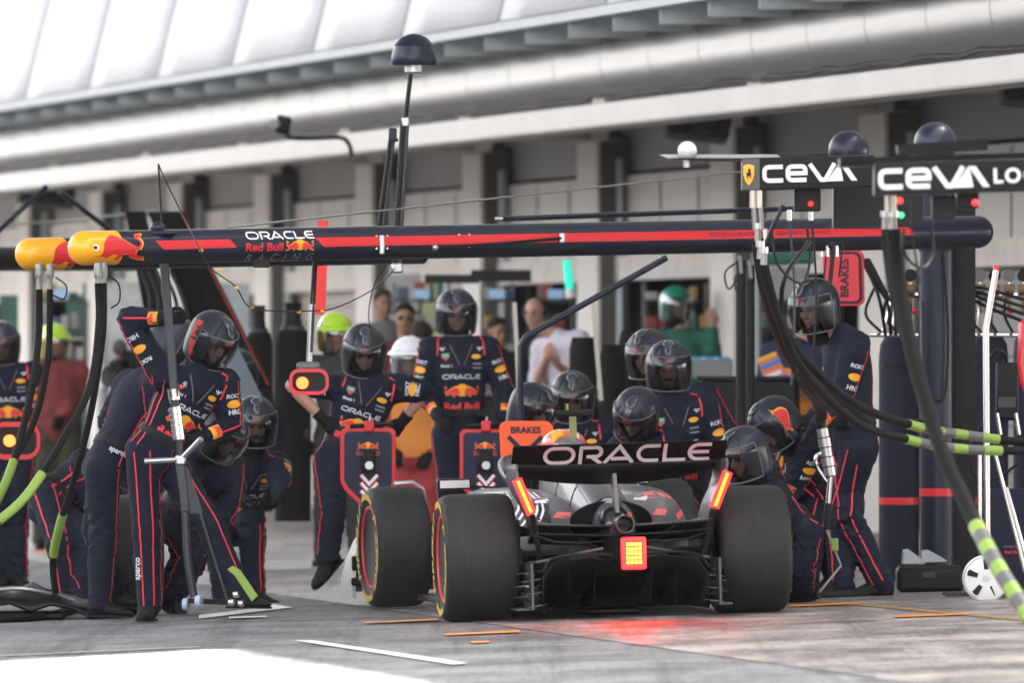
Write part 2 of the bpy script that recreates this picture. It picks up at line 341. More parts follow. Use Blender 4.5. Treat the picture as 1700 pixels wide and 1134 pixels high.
for i in range(len(tcs)-1):
    a, b = tcs[i+1], tcs[i]-cw      # bay between columns, a near .. b far
    bbox(a+.01, b-.01, -.12, .0, zp+.02, zu).build('upper_panel', M_dgrey, bld)
    lo = zl
    sh = bbox(a+.01, b-.01, -.1, .05, lo, zp-.02)
    so_ = sh.build('pale_panel', M_lpanel, bld)
    k = 3
    for j in range(1, k):
        tt = a+(b-a)*j/k; bbox(tt-.02, tt+.02, .052, .06, lo+.02, zp-.05).build('panel_joint', M_beam, bld)
    bbox(a+.01, b-.01, -.02, .14, lo-.10, lo+.12).build('lintel', mat('lintel_paint', (.60, .555, .50), .7, var=.15, vs_=2), bld)
    if i in (5, 10):
        s = MB(); z = -.3
        while z < lo-.12: bbox(a+.01, b-.01, -.1, -.02, z, z+.17, mb=s); z += .18
        s.build('roller_shutter', M_beige if i == 5 else mat('grey_shutter', (.22, .22, .22), .6), bld)
# far wall of each garage and partitions
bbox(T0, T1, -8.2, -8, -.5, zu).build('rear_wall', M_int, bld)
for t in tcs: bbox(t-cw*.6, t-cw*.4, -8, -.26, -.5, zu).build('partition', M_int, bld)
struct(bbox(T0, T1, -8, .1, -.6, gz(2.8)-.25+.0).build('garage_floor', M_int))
# pale and green screens standing in the left garages
for (px0, px1, y0, y1, m, nm) in [(176, 250, 468, 660, 'sc6', (.48, .50, .50)), (300, 415, 470, 700, 'sc1', (.42, .46, .47)), (0, 30, 490, 640, 'sc2', (.03, .12, .08)), (110, 140, 490, 560, 'sc2', (.03, .12, .08)), (640, 700, 455, 520, 'sc3', (.45, .45, .43)), (695, 735, 470, 700, 'sc4', (.42, .42, .22)), (735, 765, 470, 600, 'sc5', (.6, .66, .7))]:
    Yd = 101; s = thing('display_screen', {'sc6': 'pale white board with faint prints behind the camera operator', 'sc1': 'pale grey display board behind the leaning black boom', 'sc2': 'dark green board in a far left garage' if px0 == 0 else 'small dark green board right of the larger one', 'sc3': 'cream board beside the man in sunglasses', 'sc4': 'olive yellow board behind the standing crew member', 'sc5': 'pale blue board right of the olive yellow one'}[m], 'board', P((px0+px1)/2, y1, Yd))
    MB().box(P((px0+px1)/2, (y0+y1)/2, Yd), ((px1-px0)*Yd/F, .05, (y1-y0)*Yd/F)).build('panel', mat('screen_'+m, nm, .5, var=.35, vs_=2.5), s)
    MB().beam(P(px0, y1, Yd), P(px1, y1, Yd), .05).build('edge_rail', M_galv, s)
# big round duct under the roof
nd = 2.35; pc = bz(1275, 70, nd); pr = 77/F*BP(bt(1275, nd), nd, 0).y
duct = MB().tube([BP(t, nd, pc) for t in (T0, T1)], pr, 72, True).build('air_duct', M_duct, bld)
for i in range(40):
    t = T0+2+i*1.9; MB().tube([BP(t, nd, pc), BP(t+.035, nd, pc)], pr+.003, 72, True).build('duct_seam', M_duct, duct)
cb = MB(); pts = [BP(T0+i*.6, 2.85+.02*math.sin(i*1.7), zf1+.05+.015*math.sin(i*2.3)) for i in range(120)]; cb.tube(pts, .018, 6); cb.build('cable', M_black, bld)
# white roof skin above the duct: overhanging eave built of curved panels
ne = 3.3; ze = bz(0, 172, ne); rise = 3.2
nb = 36; ts = [T0-6+(T1-T0+12)*i/nb for i in range(nb+1)]
for i in range(nb):
    r = []
    for j in range(9):
        q = j/8; row = []
        for k in range(5):
            u = k/4; t = ts[i]+.02+(ts[i+1]-ts[i]-.04)*u; bulge = .010*math.sin(PI*u)
            row.append(BP(t+q*.55, ne-.9*q+bulge, ze+rise*q))
        r.append(row)
    mb = MB(); mb.loft(r, cap=False, close=False); o = mb.build('roof_panel', M_whiteroof, bld); sm = o.modifiers.new('s', 'SOLIDIFY'); sm.thickness = .03
for i in range(nb+1):
    q0 = BP(ts[i], ne+.02, ze+.01); q1 = BP(ts[i]+.55, ne-.88, ze+rise); MB().tube([q0, q1], .022, 6).build('roof_seam', mat('seam_grey', (.26, .27, .28), .6), bld)
ev = MB(); ev.beam(BP(T0-6, ne-.05, ze-.03), BP(T1+6, ne-.05, ze-.03), .12, .09); ev.build('eave_rail', M_galv, bld)
ev = MB(); ev.beam(BP(T0-6, nd-.2, ze+.02), BP(T1+6, nd-.2, ze+.02), 1.4, .05); ev.build('eave_soffit', M_galv, bld)
M_rust = mat('rusty_bolt_plate', (.22, .15, .11), .8)
for i in range(44):
    t = T0-2+i*1.75; b = MB(); b.beam(BP(t, nd-.9, ze-.12), BP(t+.3, ne-.05, ze-.12), .10, .16); o = b.build('eave_bracket', M_galv, bld)
    MB().box(BP(t+.05, nd+.1, ze-.24), (.14, .1, .1)).build('bolt_plate', M_rust, o)
# storey above and unseen slabs added to shade the lane round the sunlit patch
bbox(T0-60, T1+30, -9, 0.5, zf1+.31, 9.5).build('upper_storey', M_whiteroof, bld)
def shadow_pt(g, z): k = (z-g.z)/SD.z; return g+SD*k
ZR = 17.0
c0 = shadow_pt(G(440, 1074), ZR); cA = shadow_pt(G(-40, 1101), ZR); cB = shadow_pt(G(785, 1130), ZR)
dA = (cA-c0).normalized(); dB_ = (cB-c0).normalized()
rf = MB()
pA = c0+dA*45; pB = c0+dB_*70
for q in ([c0, pA, pA+V((0, 90, 0)), c0+V((30, 90, 0)), c0+V((30, -0, 0))], [c0, c0+V((30, 0, 0)), pB+V((30, 0, 0)), pB]):
    rf.prism([p+V((0, 0, 0)) for p in q], (0, 0, .35))
rf.build('shadow_caster', M_whiteroof, bld)
for i in range(9):
    t = T0-40+i*14; b = MB(); b.beam(BP(t, -7, 9.4), BP(t, -7, ZR), .5); b.build('caster_post', M_cream, bld)  # posts under the added shade slabs
# loudspeakers and camera under the fascia
def speaker(px, py, w_, label):
    n = 1.1; t = bt(px, n); c = BP(t, n, bz(px, py, n)); s = c.y/F; d = thing('loudspeaker', label, 'loudspeaker', c, 'loudspeakers hung under the fascia')
    M = Matrix.Rotation(R(5), 3, 'Z') @ Matrix.Rotation(R(-8), 3, 'X') @ Matrix.Rotation(R(7), 3, 'Y')
    MB().box(c, (w_*s, .35, w_*.42*s), M).build('cabinet', mat('speaker_black', (.035, .037, .04), .55), d, bevel=.03)
    fr = c+M @ V((w_*.05*s, -.19, .01)); MB().lathe([(.0, .0), (w_*.14*s, .0), (w_*.18*s, -.03), (w_*.2*s, -.03), (w_*.2*s, .01)], fr, M @ V((0, 1, 0))).build('cone', mat('speaker_cone', (.07, .07, .07), .7), d)
    MB().box(c+M @ V((-w_*.33*s, -.185, 0)), (w_*.2*s, .02, w_*.3*s), M).build('horn', mat('speaker_horn', (.05, .05, .052), .6), d)
    MB().beam(c+V((0, 0, w_*.2*s)), c+V((0, 0, w_*.2*s+.35)), .05).build('bracket', M_black, d)
speaker(1158, 208, 105, 'black loudspeaker hung under the fascia above the white dome aerial')
speaker(1712, 154, 100, 'black loudspeaker cut off by the right edge of the picture')
speaker(78, 322, 95, 'black loudspeaker under the fascia in the far left bay')
c = P(470, 207, 84); d = thing('cctv_camera', 'small grey camera on a bent arm below the round duct', 'camera', c)
MB().box(c, (.11, .2, .14), Matrix.Rotation(R(12), 3, 'Y')).build('housing', M_black, d, bevel=.015)
MB().cyl(P(459, 205, 83.85), P(455, 205, 83.7), .03, .035).build('lens_hood', mat('camera_grey', (.3, .28, .26), .6), d)
MB().tube(spline([P(476, 218, 84), P(482, 228, 84.2), P(520, 229, 84.6), P(565, 228, 85.3), P(580, 240, 85.6), P(583, 257, 86)], 5), .018, 8).build('arm', M_black, d)

# grandstand and pit wall across the lane, outside the frame but mirrored in the duct, helmets and paint
gs = thing('grandstand', 'low stepped grey grandstand across the track', 'grandstand', BP(0, 40, 0))
M_gs = mat('stand_seats', (.10, .10, .11), .8, var=.4, vs_=.5)
for i in range(5):
    b = MB(); b.loft([[BP(t, 38+i*1.6, -1), BP(t, 39.6+i*1.6, -1), BP(t, 39.6+i*1.6, 2+i*1.3), BP(t, 38+i*1.6, 2+i*1.3)] for t in (-150, 90)]); b.build('seat_row', M_gs, gs)
b = MB(); b.loft([[BP(t, 47, -1), BP(t, 47.6, -1), BP(t, 47.6, 8.5), BP(t, 47, 8.5)] for t in (-150, 90)]); b.build('rear_wall', M_gs, gs)
pw = thing('pit_wall', 'long grey concrete wall between the pit lane and the track', 'wall', BP(0, 22, 0))
b = MB(); b.loft([[BP(t, 22, -1), BP(t, 22.4, -1), BP(t, 22.4, .8), BP(t, 22, .8)] for t in (-150, 90)]); b.build('wall_body', M_beam, pw)
b = MB(); b.loft([[BP(t, 22.1, .82), BP(t, 22.2, .82), BP(t, 22.2, 1.5), BP(t, 22.1, 1.5)] for t in (-150, 90)]); b.build('mesh_panel', mat('fence_dark', (.06, .065, .07), .6), pw)
# ---------------- racing car ----------------
TH = R(7.5); cx, cy = .574, 61.1
CM = Matrix.Translation((cx, cy, gz(cx))) @ Matrix.Rotation(TH, 4, 'Z') @ Matrix.Rotation(-math.atan(CS), 4, 'Y')
def cl(mb, M=None):
    M = M or CM; mb.v = [M @ v for v in mb.v]; return mb
M_body = mat('silver_grey_bodywork', (.075, .075, .088), .5, .0, coat=.25, bump=.03, bs=14)
M_navy = mat('navy_bodywork', (.01, .012, .022), .35, coat=.3)
M_carb = mat('carbon_fibre', (.0055, .0055, .006), .38, bump=.05, bs=120)
M_rub = mat('tyre_rubber', (.027, .027, .029), .55, bump=.35, bs=38, var=.28, vs_=9, stretch=(3, 1, 1))
M_wall = mat('tyre_sidewall', (.01, .01, .01), .5)
M_red = mat('bright_red', (.72, .025, .035), .4)
M_yel = mat('warm_yellow', (.85, .42, .02), .4)
M_wht = mat('white_print', (.8, .8, .8), .5)
M_greyp = mat('grey_print', (.16, .17, .19), .5)
M_chrome = mat('polished_steel', (.72, .70, .68), .16, 1)
M_alu = mat('machined_aluminium', (.55, .55, .56), .3, .9)
M_flatblk = mat('flat_black', (.002, .002, .002), .8)  # plain black for seams, strakes and the painted shade of openings
M_rglow = mat('red_glow', (1, .012, .012), .3, emit=.8)  # red glow for lamps and for the added halo rims
M_dst = mat('dull_titanium', (.12, .11, .11), .4, .7)
M_led2 = mat('rain_led', (1, .022, .0007), .4, emit=28)
M_led = mat('red_led', (1, .022, .0007), .4, emit=9)
M_tyel = mat('tyre_lettering_yellow', (.62, .42, .03), .5)
car = thing('racing_car', 'racing car seen from behind, lit red lights, lettered black rear wing on concrete', 'racing car', CM.translation)
def ring_text(sh, a0, r, hgt, width, xx, m, parent, M):
    vs, fs = grid_cut([(x*width, y*width) for x, y in sh[0]], sh[1], .03); k = hgt/(sh[2]*width)
    out = [V((xx, -math.sin(a0+x/r)*(r+y*k), math.cos(a0+x/r)*(r+y*k))) for x, y in vs]
    b = MB().add(out, fs); cl(b, M); b.build('lettering', m, parent, smooth=False, recalc=False)
def wheel(x, y, wd, steer=0, name='wheel', parent=None, base=None, side=-1, txt=True):
    M = (base or CM) @ Matrix.Translation((x, y, .36)) @ Matrix.Rotation(steer, 4, 'Z')
    hw = wd/2; ax = (1, 0, 0)
    prof = [(.238, -hw+.022), (.262, -hw+.008), (.30, -hw), (.328, -hw+.004), (.343, -hw+.015), (.352, -hw+.032), (.3575, -hw+.058), (.36, -hw+.10)]
    prof = prof+[(r, -h) for r, h in reversed(prof)]
    e = bpy.data.objects.new(name, None); COL.objects.link(e)
    if parent: e.parent = parent
    tm = MB(); tm.lathe(prof, (0, 0, 0), ax, 72); cl(tm, M); t = tm.build('tyre', M_rub, e, ang=60)
    rm = MB(); d = side; h0 = d*(hw-.022)
    rm.lathe([(.0, d*(hw-.09)), (.05, d*(hw-.085)), (.06, d*(hw-.10)), (.20, d*(hw-.07)), (.222, d*(hw-.03)), (.238, h0), (.238, -h0), (.2, -h0*.6), (0, -h0*.6)], (0, 0, 0), ax, 48); cl(rm, M)
    rim = rm.build('rim', mat('dark_rim', (.012, .012, .013), .35, .6), e)
    for k in range(10):
        a = 2*PI*k/10; b = MB(); b.beam((d*(hw-.065), .06*math.sin(a), .06*math.cos(a)), (d*(hw-.035), .21*math.sin(a+.12), .21*math.cos(a+.12)), .02, .012, up=(1, 0, 0)); cl(b, M); b.build('spoke', mat('rim_spoke', (.04, .04, .042), .3, .7), rim)
    b = MB(); b.lathe([(0, d*(hw-.05)), (.025, d*(hw-.05)), (.03, d*(hw-.09)), (0, d*(hw-.09))], (0, 0, 0), ax, 16); cl(b, M); b.build('wheel_nut', mat('nut_gold', (.7, .45, .1), .3, .8), rim)
    b = MB(); b.lathe([(.226, d*(hw-.026)), (.236, d*(hw-.012)), (.246, d*(hw-.013)), (.246, d*(hw-.03))], (0, 0, 0), ax, 64); cl(b, M); b.build('red_ring', M_red, rim)
    if txt:
        zero = T('P ZERO', .035, .25); pir = T('PIRELLI', .035, .25)
        for q, (sh, a0) in enumerate(((zero, R(95)), (pir, R(-85)))):
            sh2 = ([(-x*(-d), yy) for x, yy in sh[0]] if d > 0 else [(x, yy) for x, yy in sh[0]], sh[1], sh[2])
            ring_text(sh2, a0-0, .290, .066, .50, d*(hw+.0035), M_tyel, t, M)
        for a0 in (5, 185):
            vs = []; 
            for k in range(21):
                a = R(a0-27+54*k/20); vs += [V((d*(hw+.003), -math.sin(a)*r_, math.cos(a)*r_)) for r_ in (.286, .322)]
            b = MB().add(vs, [(2*k, 2*k+1, 2*k+3, 2*k+2) for k in range(20)]); cl(b, M); b.build('yellow_band', M_tyel, t, smooth=False)
    return e
wheel(-.775, 0, .41, 0, 'wheel', car); wheel(.775, 0, .41, 0, 'wheel', car, side=1)
wheel(-.80, 3.6, .33, R(5), 'wheel', car); wheel(.80, 3.6, .33, R(5), 'wheel', car, side=1)
# bodywork: lofted sections (y, half width, z bottom, z top, squareness)
def sect(y, hw, z0, z1, p=2.4, n=28, x0=0):
    r = []
    for j in range(n):
        a = 2*PI*j/n; c, s = math.cos(a), math.sin(a)
        r.append(V((x0+hw*abs(c)**(2/p)*(1 if c >= 0 else -1), y, (z0+z1)/2+(z1-z0)/2*abs(s)**(2/p)*(1 if s >= 0 else -1))))
    return r
b = MB(); b.loft([sect(*q) for q in [(-.42, .07, .42, .56), (-.2, .12, .36, .63), (.2, .15, .3, .72), (.7, .17, .2, .83), (1.2, .17, .15, .93), (1.6, .165, .12, 1.0), (1.95, .15, .1, 1.03), (2.02, .12, .12, 1.0)]]); cl(b); eng = b.build('engine_cover', M_body, car)
for sx in (-1, 1):
    b = MB(); b.loft([sect(y, hw, z0, z1, 2.8, 28, sx*x0) for y, hw, z0, z1, x0 in [(-.15, .10, .30, .46, .17), (.2, .17, .2, .57, .22), (.7, .25, .12, .67, .29), (1.3, .28, .1, .715, .32), (2.0, .28, .1, .72, .33), (2.5, .27, .2, .71, .33), (2.62, .25, .3, .66, .33)]]); cl(b); b.build('sidepod', M_body, car)
b = MB(); b.loft([sect(*q) for q in [(1.9, .36, .08, .62), (2.6, .34, .08, .62), (3.2, .27, .12, .60), (3.9, .2, .17, .55), (4.6, .14, .15, .42), (5.15, .10, .12, .26)]]); cl(b); b.build('chassis_and_nose', M_body, car)
# cockpit hoop and driver
b = MB(); hp = [V((sx_*.27, 2.05, .74)) for sx_ in (-1,)]+[V((-.28, 2.4, .80)), V((-.22, 2.8, .86)), V((0, 3.05, .86)), V((.22, 2.8, .86)), V((.28, 2.4, .80)), V((.27, 2.05, .74))]
b.tube(spline(hp, 6), .035, 10); b.tube([V((0, 3.05, .86)), V((0, 3.35, .62))], .025, 8); cl(b); b.build('halo', M_carb, car)
b = MB(); b.ell((0, 1.9, .965), (.128, .22, .085), n=28); cl(b); ab = b.build('airbox_cover', mat('airbox_red', (.75, .12, .08), .35, coat=.5), car)
b = MB(); b.loft([[CM @ V((x, y, .965+.088*math.sqrt(max(0, 1-(x/.13)**2-((y-1.9)/.225)**2)))) for x in [x0+(x1-x0)*k/6 for k in range(7)]] for y in [1.72+.36*k/8 for k in range(9)] for x0, x1 in ((-.085, -.02),)], cap=False, close=False); b.build('yellow_band', M_yel, ab)
b = MB(); b.loft([[CM @ V((x, y, .965+.088*math.sqrt(max(0, 1-(x/.13)**2-((y-1.9)/.225)**2)))) for x in [.02+.05*k/4 for k in range(5)]] for y in [1.72+.36*k/8 for k in range(9)]], cap=False, close=False); b.build('white_band', M_wht, ab)
b = MB(); b.box((.01, 1.55, 1.145), (.235, .05, .035)); cl(b); tc = b.build('camera_bar', M_carb, car, bevel=.008)
b = MB(); b.beam((.01, 1.55, 1.0), (.01, 1.55, 1.13), .014, .04); b.cyl((-.02, 1.55, 1.16), (-.02, 1.55, 1.2), .008, n=6); cl(b); b.build('camera_stalk', mat('stalk_yellow', (.22, .21, .07), .4), car)
# rear wing
HS = .605
def wsec(pts): return pts
def foil(y0, z0, y1, z1, th, camber, n=10):
    up = []; lo = []; d = V((0, y1-y0, z1-z0)); nn = V((0, -d.z, d.y)).normalized()
    for i in range(n+1):
        t = i/n; c = V((0, y0, z0))+d*t+nn*camber*4*t*(1-t); h = th*(1-t)**.5*t**.25*1.2+.003; up.append(c+nn*h); lo.append(c-nn*h)
    return up+lo[::-1]
def span(fn, n=25): return [[p+V((x, 0, 0)) for p in fn(x/HS)] for x in [HS*(-1+2*i/(n-1)) for i in range(n)]]
b = MB(); b.loft(span(lambda u: foil(-.33, .868-.004*(1-u*u), -.46, .985, .010, -.012))); cl(b); flap = b.build('wing_flap', M_carb, car)
def mp_(u): k = 1-abs(u)**2.2; return foil(-.02, .83-.075*k, -.36, .872-.005*k, .018, -.045-.012*k)
b = MB(); b.loft(span(mp_)); cl(b); b.build('main_plane', M_carb, car)
bm = BVHTree.FromPolygons([v.co for v in flap.data.vertices], [tuple(p.vertices) for p in flap.data.polygons])
ux = (CM.to_3x3() @ V((1, 0, 0))); uz = (CM.to_3x3() @ V((0, 0, 1)))
decal('wing_lettering', ORACLE, CM @ V((.045, -.42, .925)), ux, uz, .95, mat('wing_print', (.62, .64, .67), .7), flap, bm, off=.004, lift=.1, height=.118, step=.03)
for sx in (-1, 1):
    prof = [(.600, .885), (.603, .86), (.590, .78), (.565, .71), (.53, .65), (.50, .58), (.485, .48)]
    r = []
    for i, (x, z) in enumerate(prof):
        y0 = -.50+.05*max(0, .86-z)/.38; y1 = -.02-.10*max(0, .75-z)/.3
        r.append([V((sx*x, y0, z)), V((sx*(x-.014), y0, z)), V((sx*(x-.02), (y0+y1)/2, z)), V((sx*(x-.014), y1, z)), V((sx*x, y1, z)), V((sx*(x+.006), (y0+y1)/2, z))])
    b = MB(); b.loft(r); cl(b); ep = b.build('endplate', M_body, car, ang=50)
    a, c = ((-.592, .79), (-.520, .615)) if sx < 0 else ((.592, .80), (.520, .62))
    b = MB(); b.beam((a[0], -.515, a[1]), (c[0], -.50, c[1]), .015, .02, up=(0, 1, 0)); cl(b); ls_ = b.build('light_strip', M_led, ep, smooth=False)
    b = MB(); b.beam((a[0]+(a[0]-c[0])*.06, -.508, a[1]+(a[1]-c[1])*.06), (c[0]-(a[0]-c[0])*.06, -.493, c[1]-(a[1]-c[1])*.06), .056, .008, up=(0, 1, 0)); cl(b); b.build('strip_halo', M_rglow, ls_, bevel=.003)  # wide glowing red strip put in for the halo round the light
    b = MB(); b.beam((sx*.512, -.47, .60), (sx*.455, -.40, .30), .03, .012, up=(0, 1, 0)); cl(b); b.build('endplate_foot', M_carb, car)
    b = MB(); b.box((sx*.66, .0, .62), (.14, .36, .02), Matrix.Rotation(sx*R(25), 3, 'Y')); b.box((sx*.55, .02, .40), (.02, .34, .34)); b.box((sx*.60, -.12, .24), (.12, .2, .012)); b.box((sx*.60, -.12, .17), (.13, .2, .012)); b.box((sx*.59, -.1, .32), (.12, .2, .012)); cl(b); b.build('brake_duct', M_carb, car, bevel=.004)
b = MB(); b.beam((-.02, -.28, .80), (-.02, -.36, .58), .022, .10); cl(b); b.build('wing_pylon', M_dst, car)
# exhaust, crash structure, rain light
b = MB(); b.lathe([(.075, 0), (.085, -.1), (.08, -.2), (.062, -.22)], CM.inverted() @ (CM @ V((-.02, -.12, .55))), (0, 1, 0), 28); cl(b); b.build('exhaust_shroud', M_navy, car)
b = MB(); b.lathe([(.035, .0), (.052, -.0), (.052, -.42), (.047, -.42), (.045, -.05), (0, -.05)], (.0, -.15, .535), (0, 1, 0), 28); cl(b); b.build('exhaust_pipe', mat('heat_tinted_steel', (.12, .11, .11), .3, .9), car)
b = MB(); b.loft([sect(-.2, .11, .28, .5, 3, 20), sect(-.6, .075, .32, .46, 3, 20), sect(-.84, .055, .31, .44, 3, 20)]); cl(b); b.build('crash_structure', M_carb, car)
b = MB(); b.box((0, -.86, .376), (.140, .03, .180)); cl(b); rl = b.build('rain_light', M_rglow, car, bevel=.012)  # glowing red box, widened to stand for the halo round the LEDs
for i in range(4):
    for j in range(5):
        b = MB(); b.box((-.034+i*.0226, -.8775, .376-.05+j*.025), (.0155, .004, .0165)); cl(b); b.build('led', M_led2, rl, smooth=False)
b = MB(); b.lathe([(0, 0), (.03, 0), (.03, .02), (0, .02)], (0, -.78, .47), (0, 0, 1), 12); cl(b)
# beam wing, diffuser, floor
for z, y in ((.475, -.40), (.525, -.44)):
    b = MB(); b.loft([[p+V((x, 0, .0)) for p in foil(-.15, z-.06+.02*abs(x/.5)**2, y-.1, z+.02*abs(x/.5)**2, .008, -.02)] for x in [-.5+1.0*i/16 for i in range(17)]]); cl(b); b.build('beam_wing', M_carb, car)
def dsec(y, hw, z1, z2): return [V((-hw, y, .05)), V((-hw, y, z1*.7)), V((-hw*.86, y, z1*.93)), V((-.2, y, z1)), V((-.1, y, z2)), V((.1, y, z2)), V((.2, y, z1)), V((hw*.86, y, z1*.93)), V((hw, y, z1*.7)), V((hw, y, .05))]
b = MB(); b.loft([dsec(-.52, .47, .36, .34), dsec(-.2, .46, .26, .24), dsec(.4, .46, .07, .07)], cap=False, close=False); cl(b); o = b.build('diffuser', M_carb, car); s_ = o.modifiers.new('s', 'SOLIDIFY'); s_.thickness = .010
for x in (-.30, -.16, .16, .30):
    b = MB(); b.prism([(x, -.34, .08), (x, -.42, .30), (x, -.2, .2), (x, .3, .07), (x, .3, .05)], (.006, 0, 0)); cl(b); b.build('diffuser_strake', M_flatblk, car)
b = MB(); b.tube(spline([V(p_) for p_ in [(-.47, -.53, .28), (-.40, -.54, .355), (-.2, -.55, .372), (0, -.56, .36), (.2, -.55, .372), (.40, -.54, .355), (.47, -.53, .28)]], 6), .009, 8); cl(b); b.build('diffuser_lip', M_carb, car)
b = MB(); b.ell((-.01, -.06, .545), (.235, .07, .115), n=32, k=16); cl(b); b.build('exit_shade', M_flatblk, car)  # solid black dome in place of the shaded opening round the exhaust
for sx in (-1, 1):
    b = MB(); b.loft([[V((sx*x, y, z)), V((sx*x, y+.22, z)), V((sx*x, y+.22, z+.008)), V((sx*x, y, z+.008))] for x, y, z in [(.10, -.46, .435), (.25, -.48, .43), (.38, -.48, .44), (.50, -.47, .48)]]); cl(b); b.build('lower_beam_wing', M_carb, car)
    for z_ in (.13, .19, .26): b = MB(); b.tube(spline([V((sx*.50, -.45, z_)), V((sx*.55, -.40, z_+.012)), V((sx*.60, -.30, z_+.004))], 4), .007, 8, flat=.5); cl(b); b.build('duct_vane', M_alu if z_ == .19 else M_dst, car)
    b = MB(); b.ell((sx*.54, -.1, .30), (.05, .10, .11), n=20, k=12); cl(b); b.build('brake_caliper_cover', M_carb, car)
b = MB(); b.box((0, .45, .19), (.86, .5, .24)); b.box((0, .3, .42), (.62, .5, .2)); cl(b); b.build('shade_fill', M_flatblk, car)  # black blocks standing in for the shade behind the diffuser
b = MB(); b.box((0, 1.7, .07), (1.46, 2.9, .04)); b.box((0, 1.6, .035), (.3, 3.2, .03)); cl(b); b.build('floor', M_carb, car, bevel=.01)
for sx in (-1, 1):
    b = MB(); b.box((sx*.53, -.38, .2), (.012, .34, .26)); b.box((sx*.57, -.3, .07), (.08, .3, .012)); cl(b); b.build('floor_fence', mat('fence_silver', (.09, .09, .095), .35, .4), car)
    for a, c, r_ in [((.12, .25, .47), (.60, .05, .52), .014), ((.12, -.3, .45), (.60, -.02, .52), .014), ((.12, .3, .30), (.60, .05, .25), .016), ((.1, -.25, .30), (.60, -.04, .24), .016), ((.1, 0, .36), (.6, 0, .36), .03), ((.14, -.3, .52), (.58, -.1, .48), .01)]:
        b = MB(); b.tube([V((sx*a[0], a[1], a[2])), V((sx*c[0], c[1], c[2]))], r_, 8, flat=1.6 if r_ < .02 else 1); cl(b); b.build('suspension_arm', M_carb, car)
    for a, c in [((.2, 3.4, .45), (.66, 3.55, .5)), ((.2, 3.8, .42), (.66, 3.62, .5)), ((.18, 3.4, .25), (.66, 3.55, .22)), ((.18, 3.8, .25), (.66, 3.62, .22))]:
        b = MB(); b.tube([V((sx*a[0], a[1], a[2])), V((sx*c[0], c[1], c[2]))], .014, 8); cl(b); b.build('suspension_arm', M_carb, car)
    # mirror on its stay, wheel deflector, front wing endplate
    b = MB(); b.box((sx*.53, 2.85, .735), (.20, .09, .065)); cl(b); mi = b.build('mirror', M_carb, car, bevel=.012)
    b = MB(); b.box((sx*.53, 2.80, .735), (.175, .006, .045)); cl(b); b.build('mirror_glass', M_chrome, mi)
    b = MB(); b.beam((sx*.44, 2.86, .72), (sx*.2, 2.9, .70), .04, .012); cl(b); b.build('mirror_stay', M_carb, car)
    b = MB(); b.tube([CM.inverted() @ (CM @ V((sx*x, y, z))) for x, y, z in [(.83, 3.3, .745), (.72, 3.32, .75), (.65, 3.36, .71), (.62, 3.42, .60)]], .016, 8, flat=.5); cl(b); b.build('wheel_deflector', M_alu, car)
    b = MB(); b.loft([[V((sx*x, y0, z)), V((sx*(x-.02), y0, z)), V((sx*(x-.02), y1, z)), V((sx*x, y1, z))] for x, z, y0, y1 in [(.96, .04, 4.45, 5.1), (.965, .15, 4.42, 5.0), (.94, .28, 4.5, 4.9), (.90, .38, 4.6, 4.85), (.86, .44, 4.65, 4.8)]]); cl(b); ep = b.build('front_endplate', mat('satin_white', (.55, .56, .58), .35), car)
    b = MB(); b.box((sx*.90, 4.43, .14), (.14, .03, .05)); b.box((sx*.88, 4.46, .25), (.16, .05, .09)); cl(b); b.build('endplate_winglet', M_carb, ep, bevel=.01)
for k, (z, y) in enumerate([(.09, 4.9), (.13, 4.75), (.18, 4.62), (.24, 4.52)]):
    b = MB(); b.box((0, y, z), (1.86, .15, .014), Matrix.Rotation(R(-14-8*k), 3, 'X')); cl(b); b.build('front_wing_element', M_carb, car)
# paintwork marks on the engine cover and sidepods
def obvh(o, mods=False):
    return BVHTree.FromPolygons([v.co for v in o.data.vertices], [tuple(p.vertices) for p in o.data.polygons])
for o in [o for o in car.children if o.name.startswith('sidepod')]:
    bv = obvh(o); left = sum((CM.inverted() @ v.co).x for v in o.data.vertices) < 0
    if left:
        decal('black_panel', shape([(-.62, -.46), (-.2, -.5), (.25, -.35), (.6, .55), (.1, .42), (-.35, .05)]), CM @ V((-.40, .3, .635)), ux, uz, .30, M_carb, o, bv, off=.004, lift=1.2)
        for k in range(6):
            q = k*.10-.28; decal('white_stripe', shape([(q-.22, -.4), (q-.195, -.41), (q+.04, -.09), (q+.235, .30+.02*k), (q+.205, .305+.02*k), (q+.01, -.07)]), CM @ V((-.40, .3, .635)), ux, uz, .30, M_wht, o, bv, off=.006, lift=1.2)
        decal('yellow_oval', shape(disc(.5, .16)), CM @ V((-.33, .3, .735)), ux, uz, .17, M_yel, o, bv, off=.004, lift=1.2)
        decal('red_lettering', T('Red', .03), CM @ V((-.47, .3, .50)), ux, uz, .16, mat('coral_print', (.8, .12, .1), .4), o, bv, off=.004, lift=1.2)
    else:
        decal('red_curve', strokes([[(-.5, .2), (-.1, .22), (.2, .15), (.4, 0), (.35, -.2), (.1, -.3)]], .12)+(1,), CM @ V((.42, .3, .62)), ux, uz, .25, mat('coral_print', (.8, .12, .1), .4), o, bv, off=.004, lift=1.2)

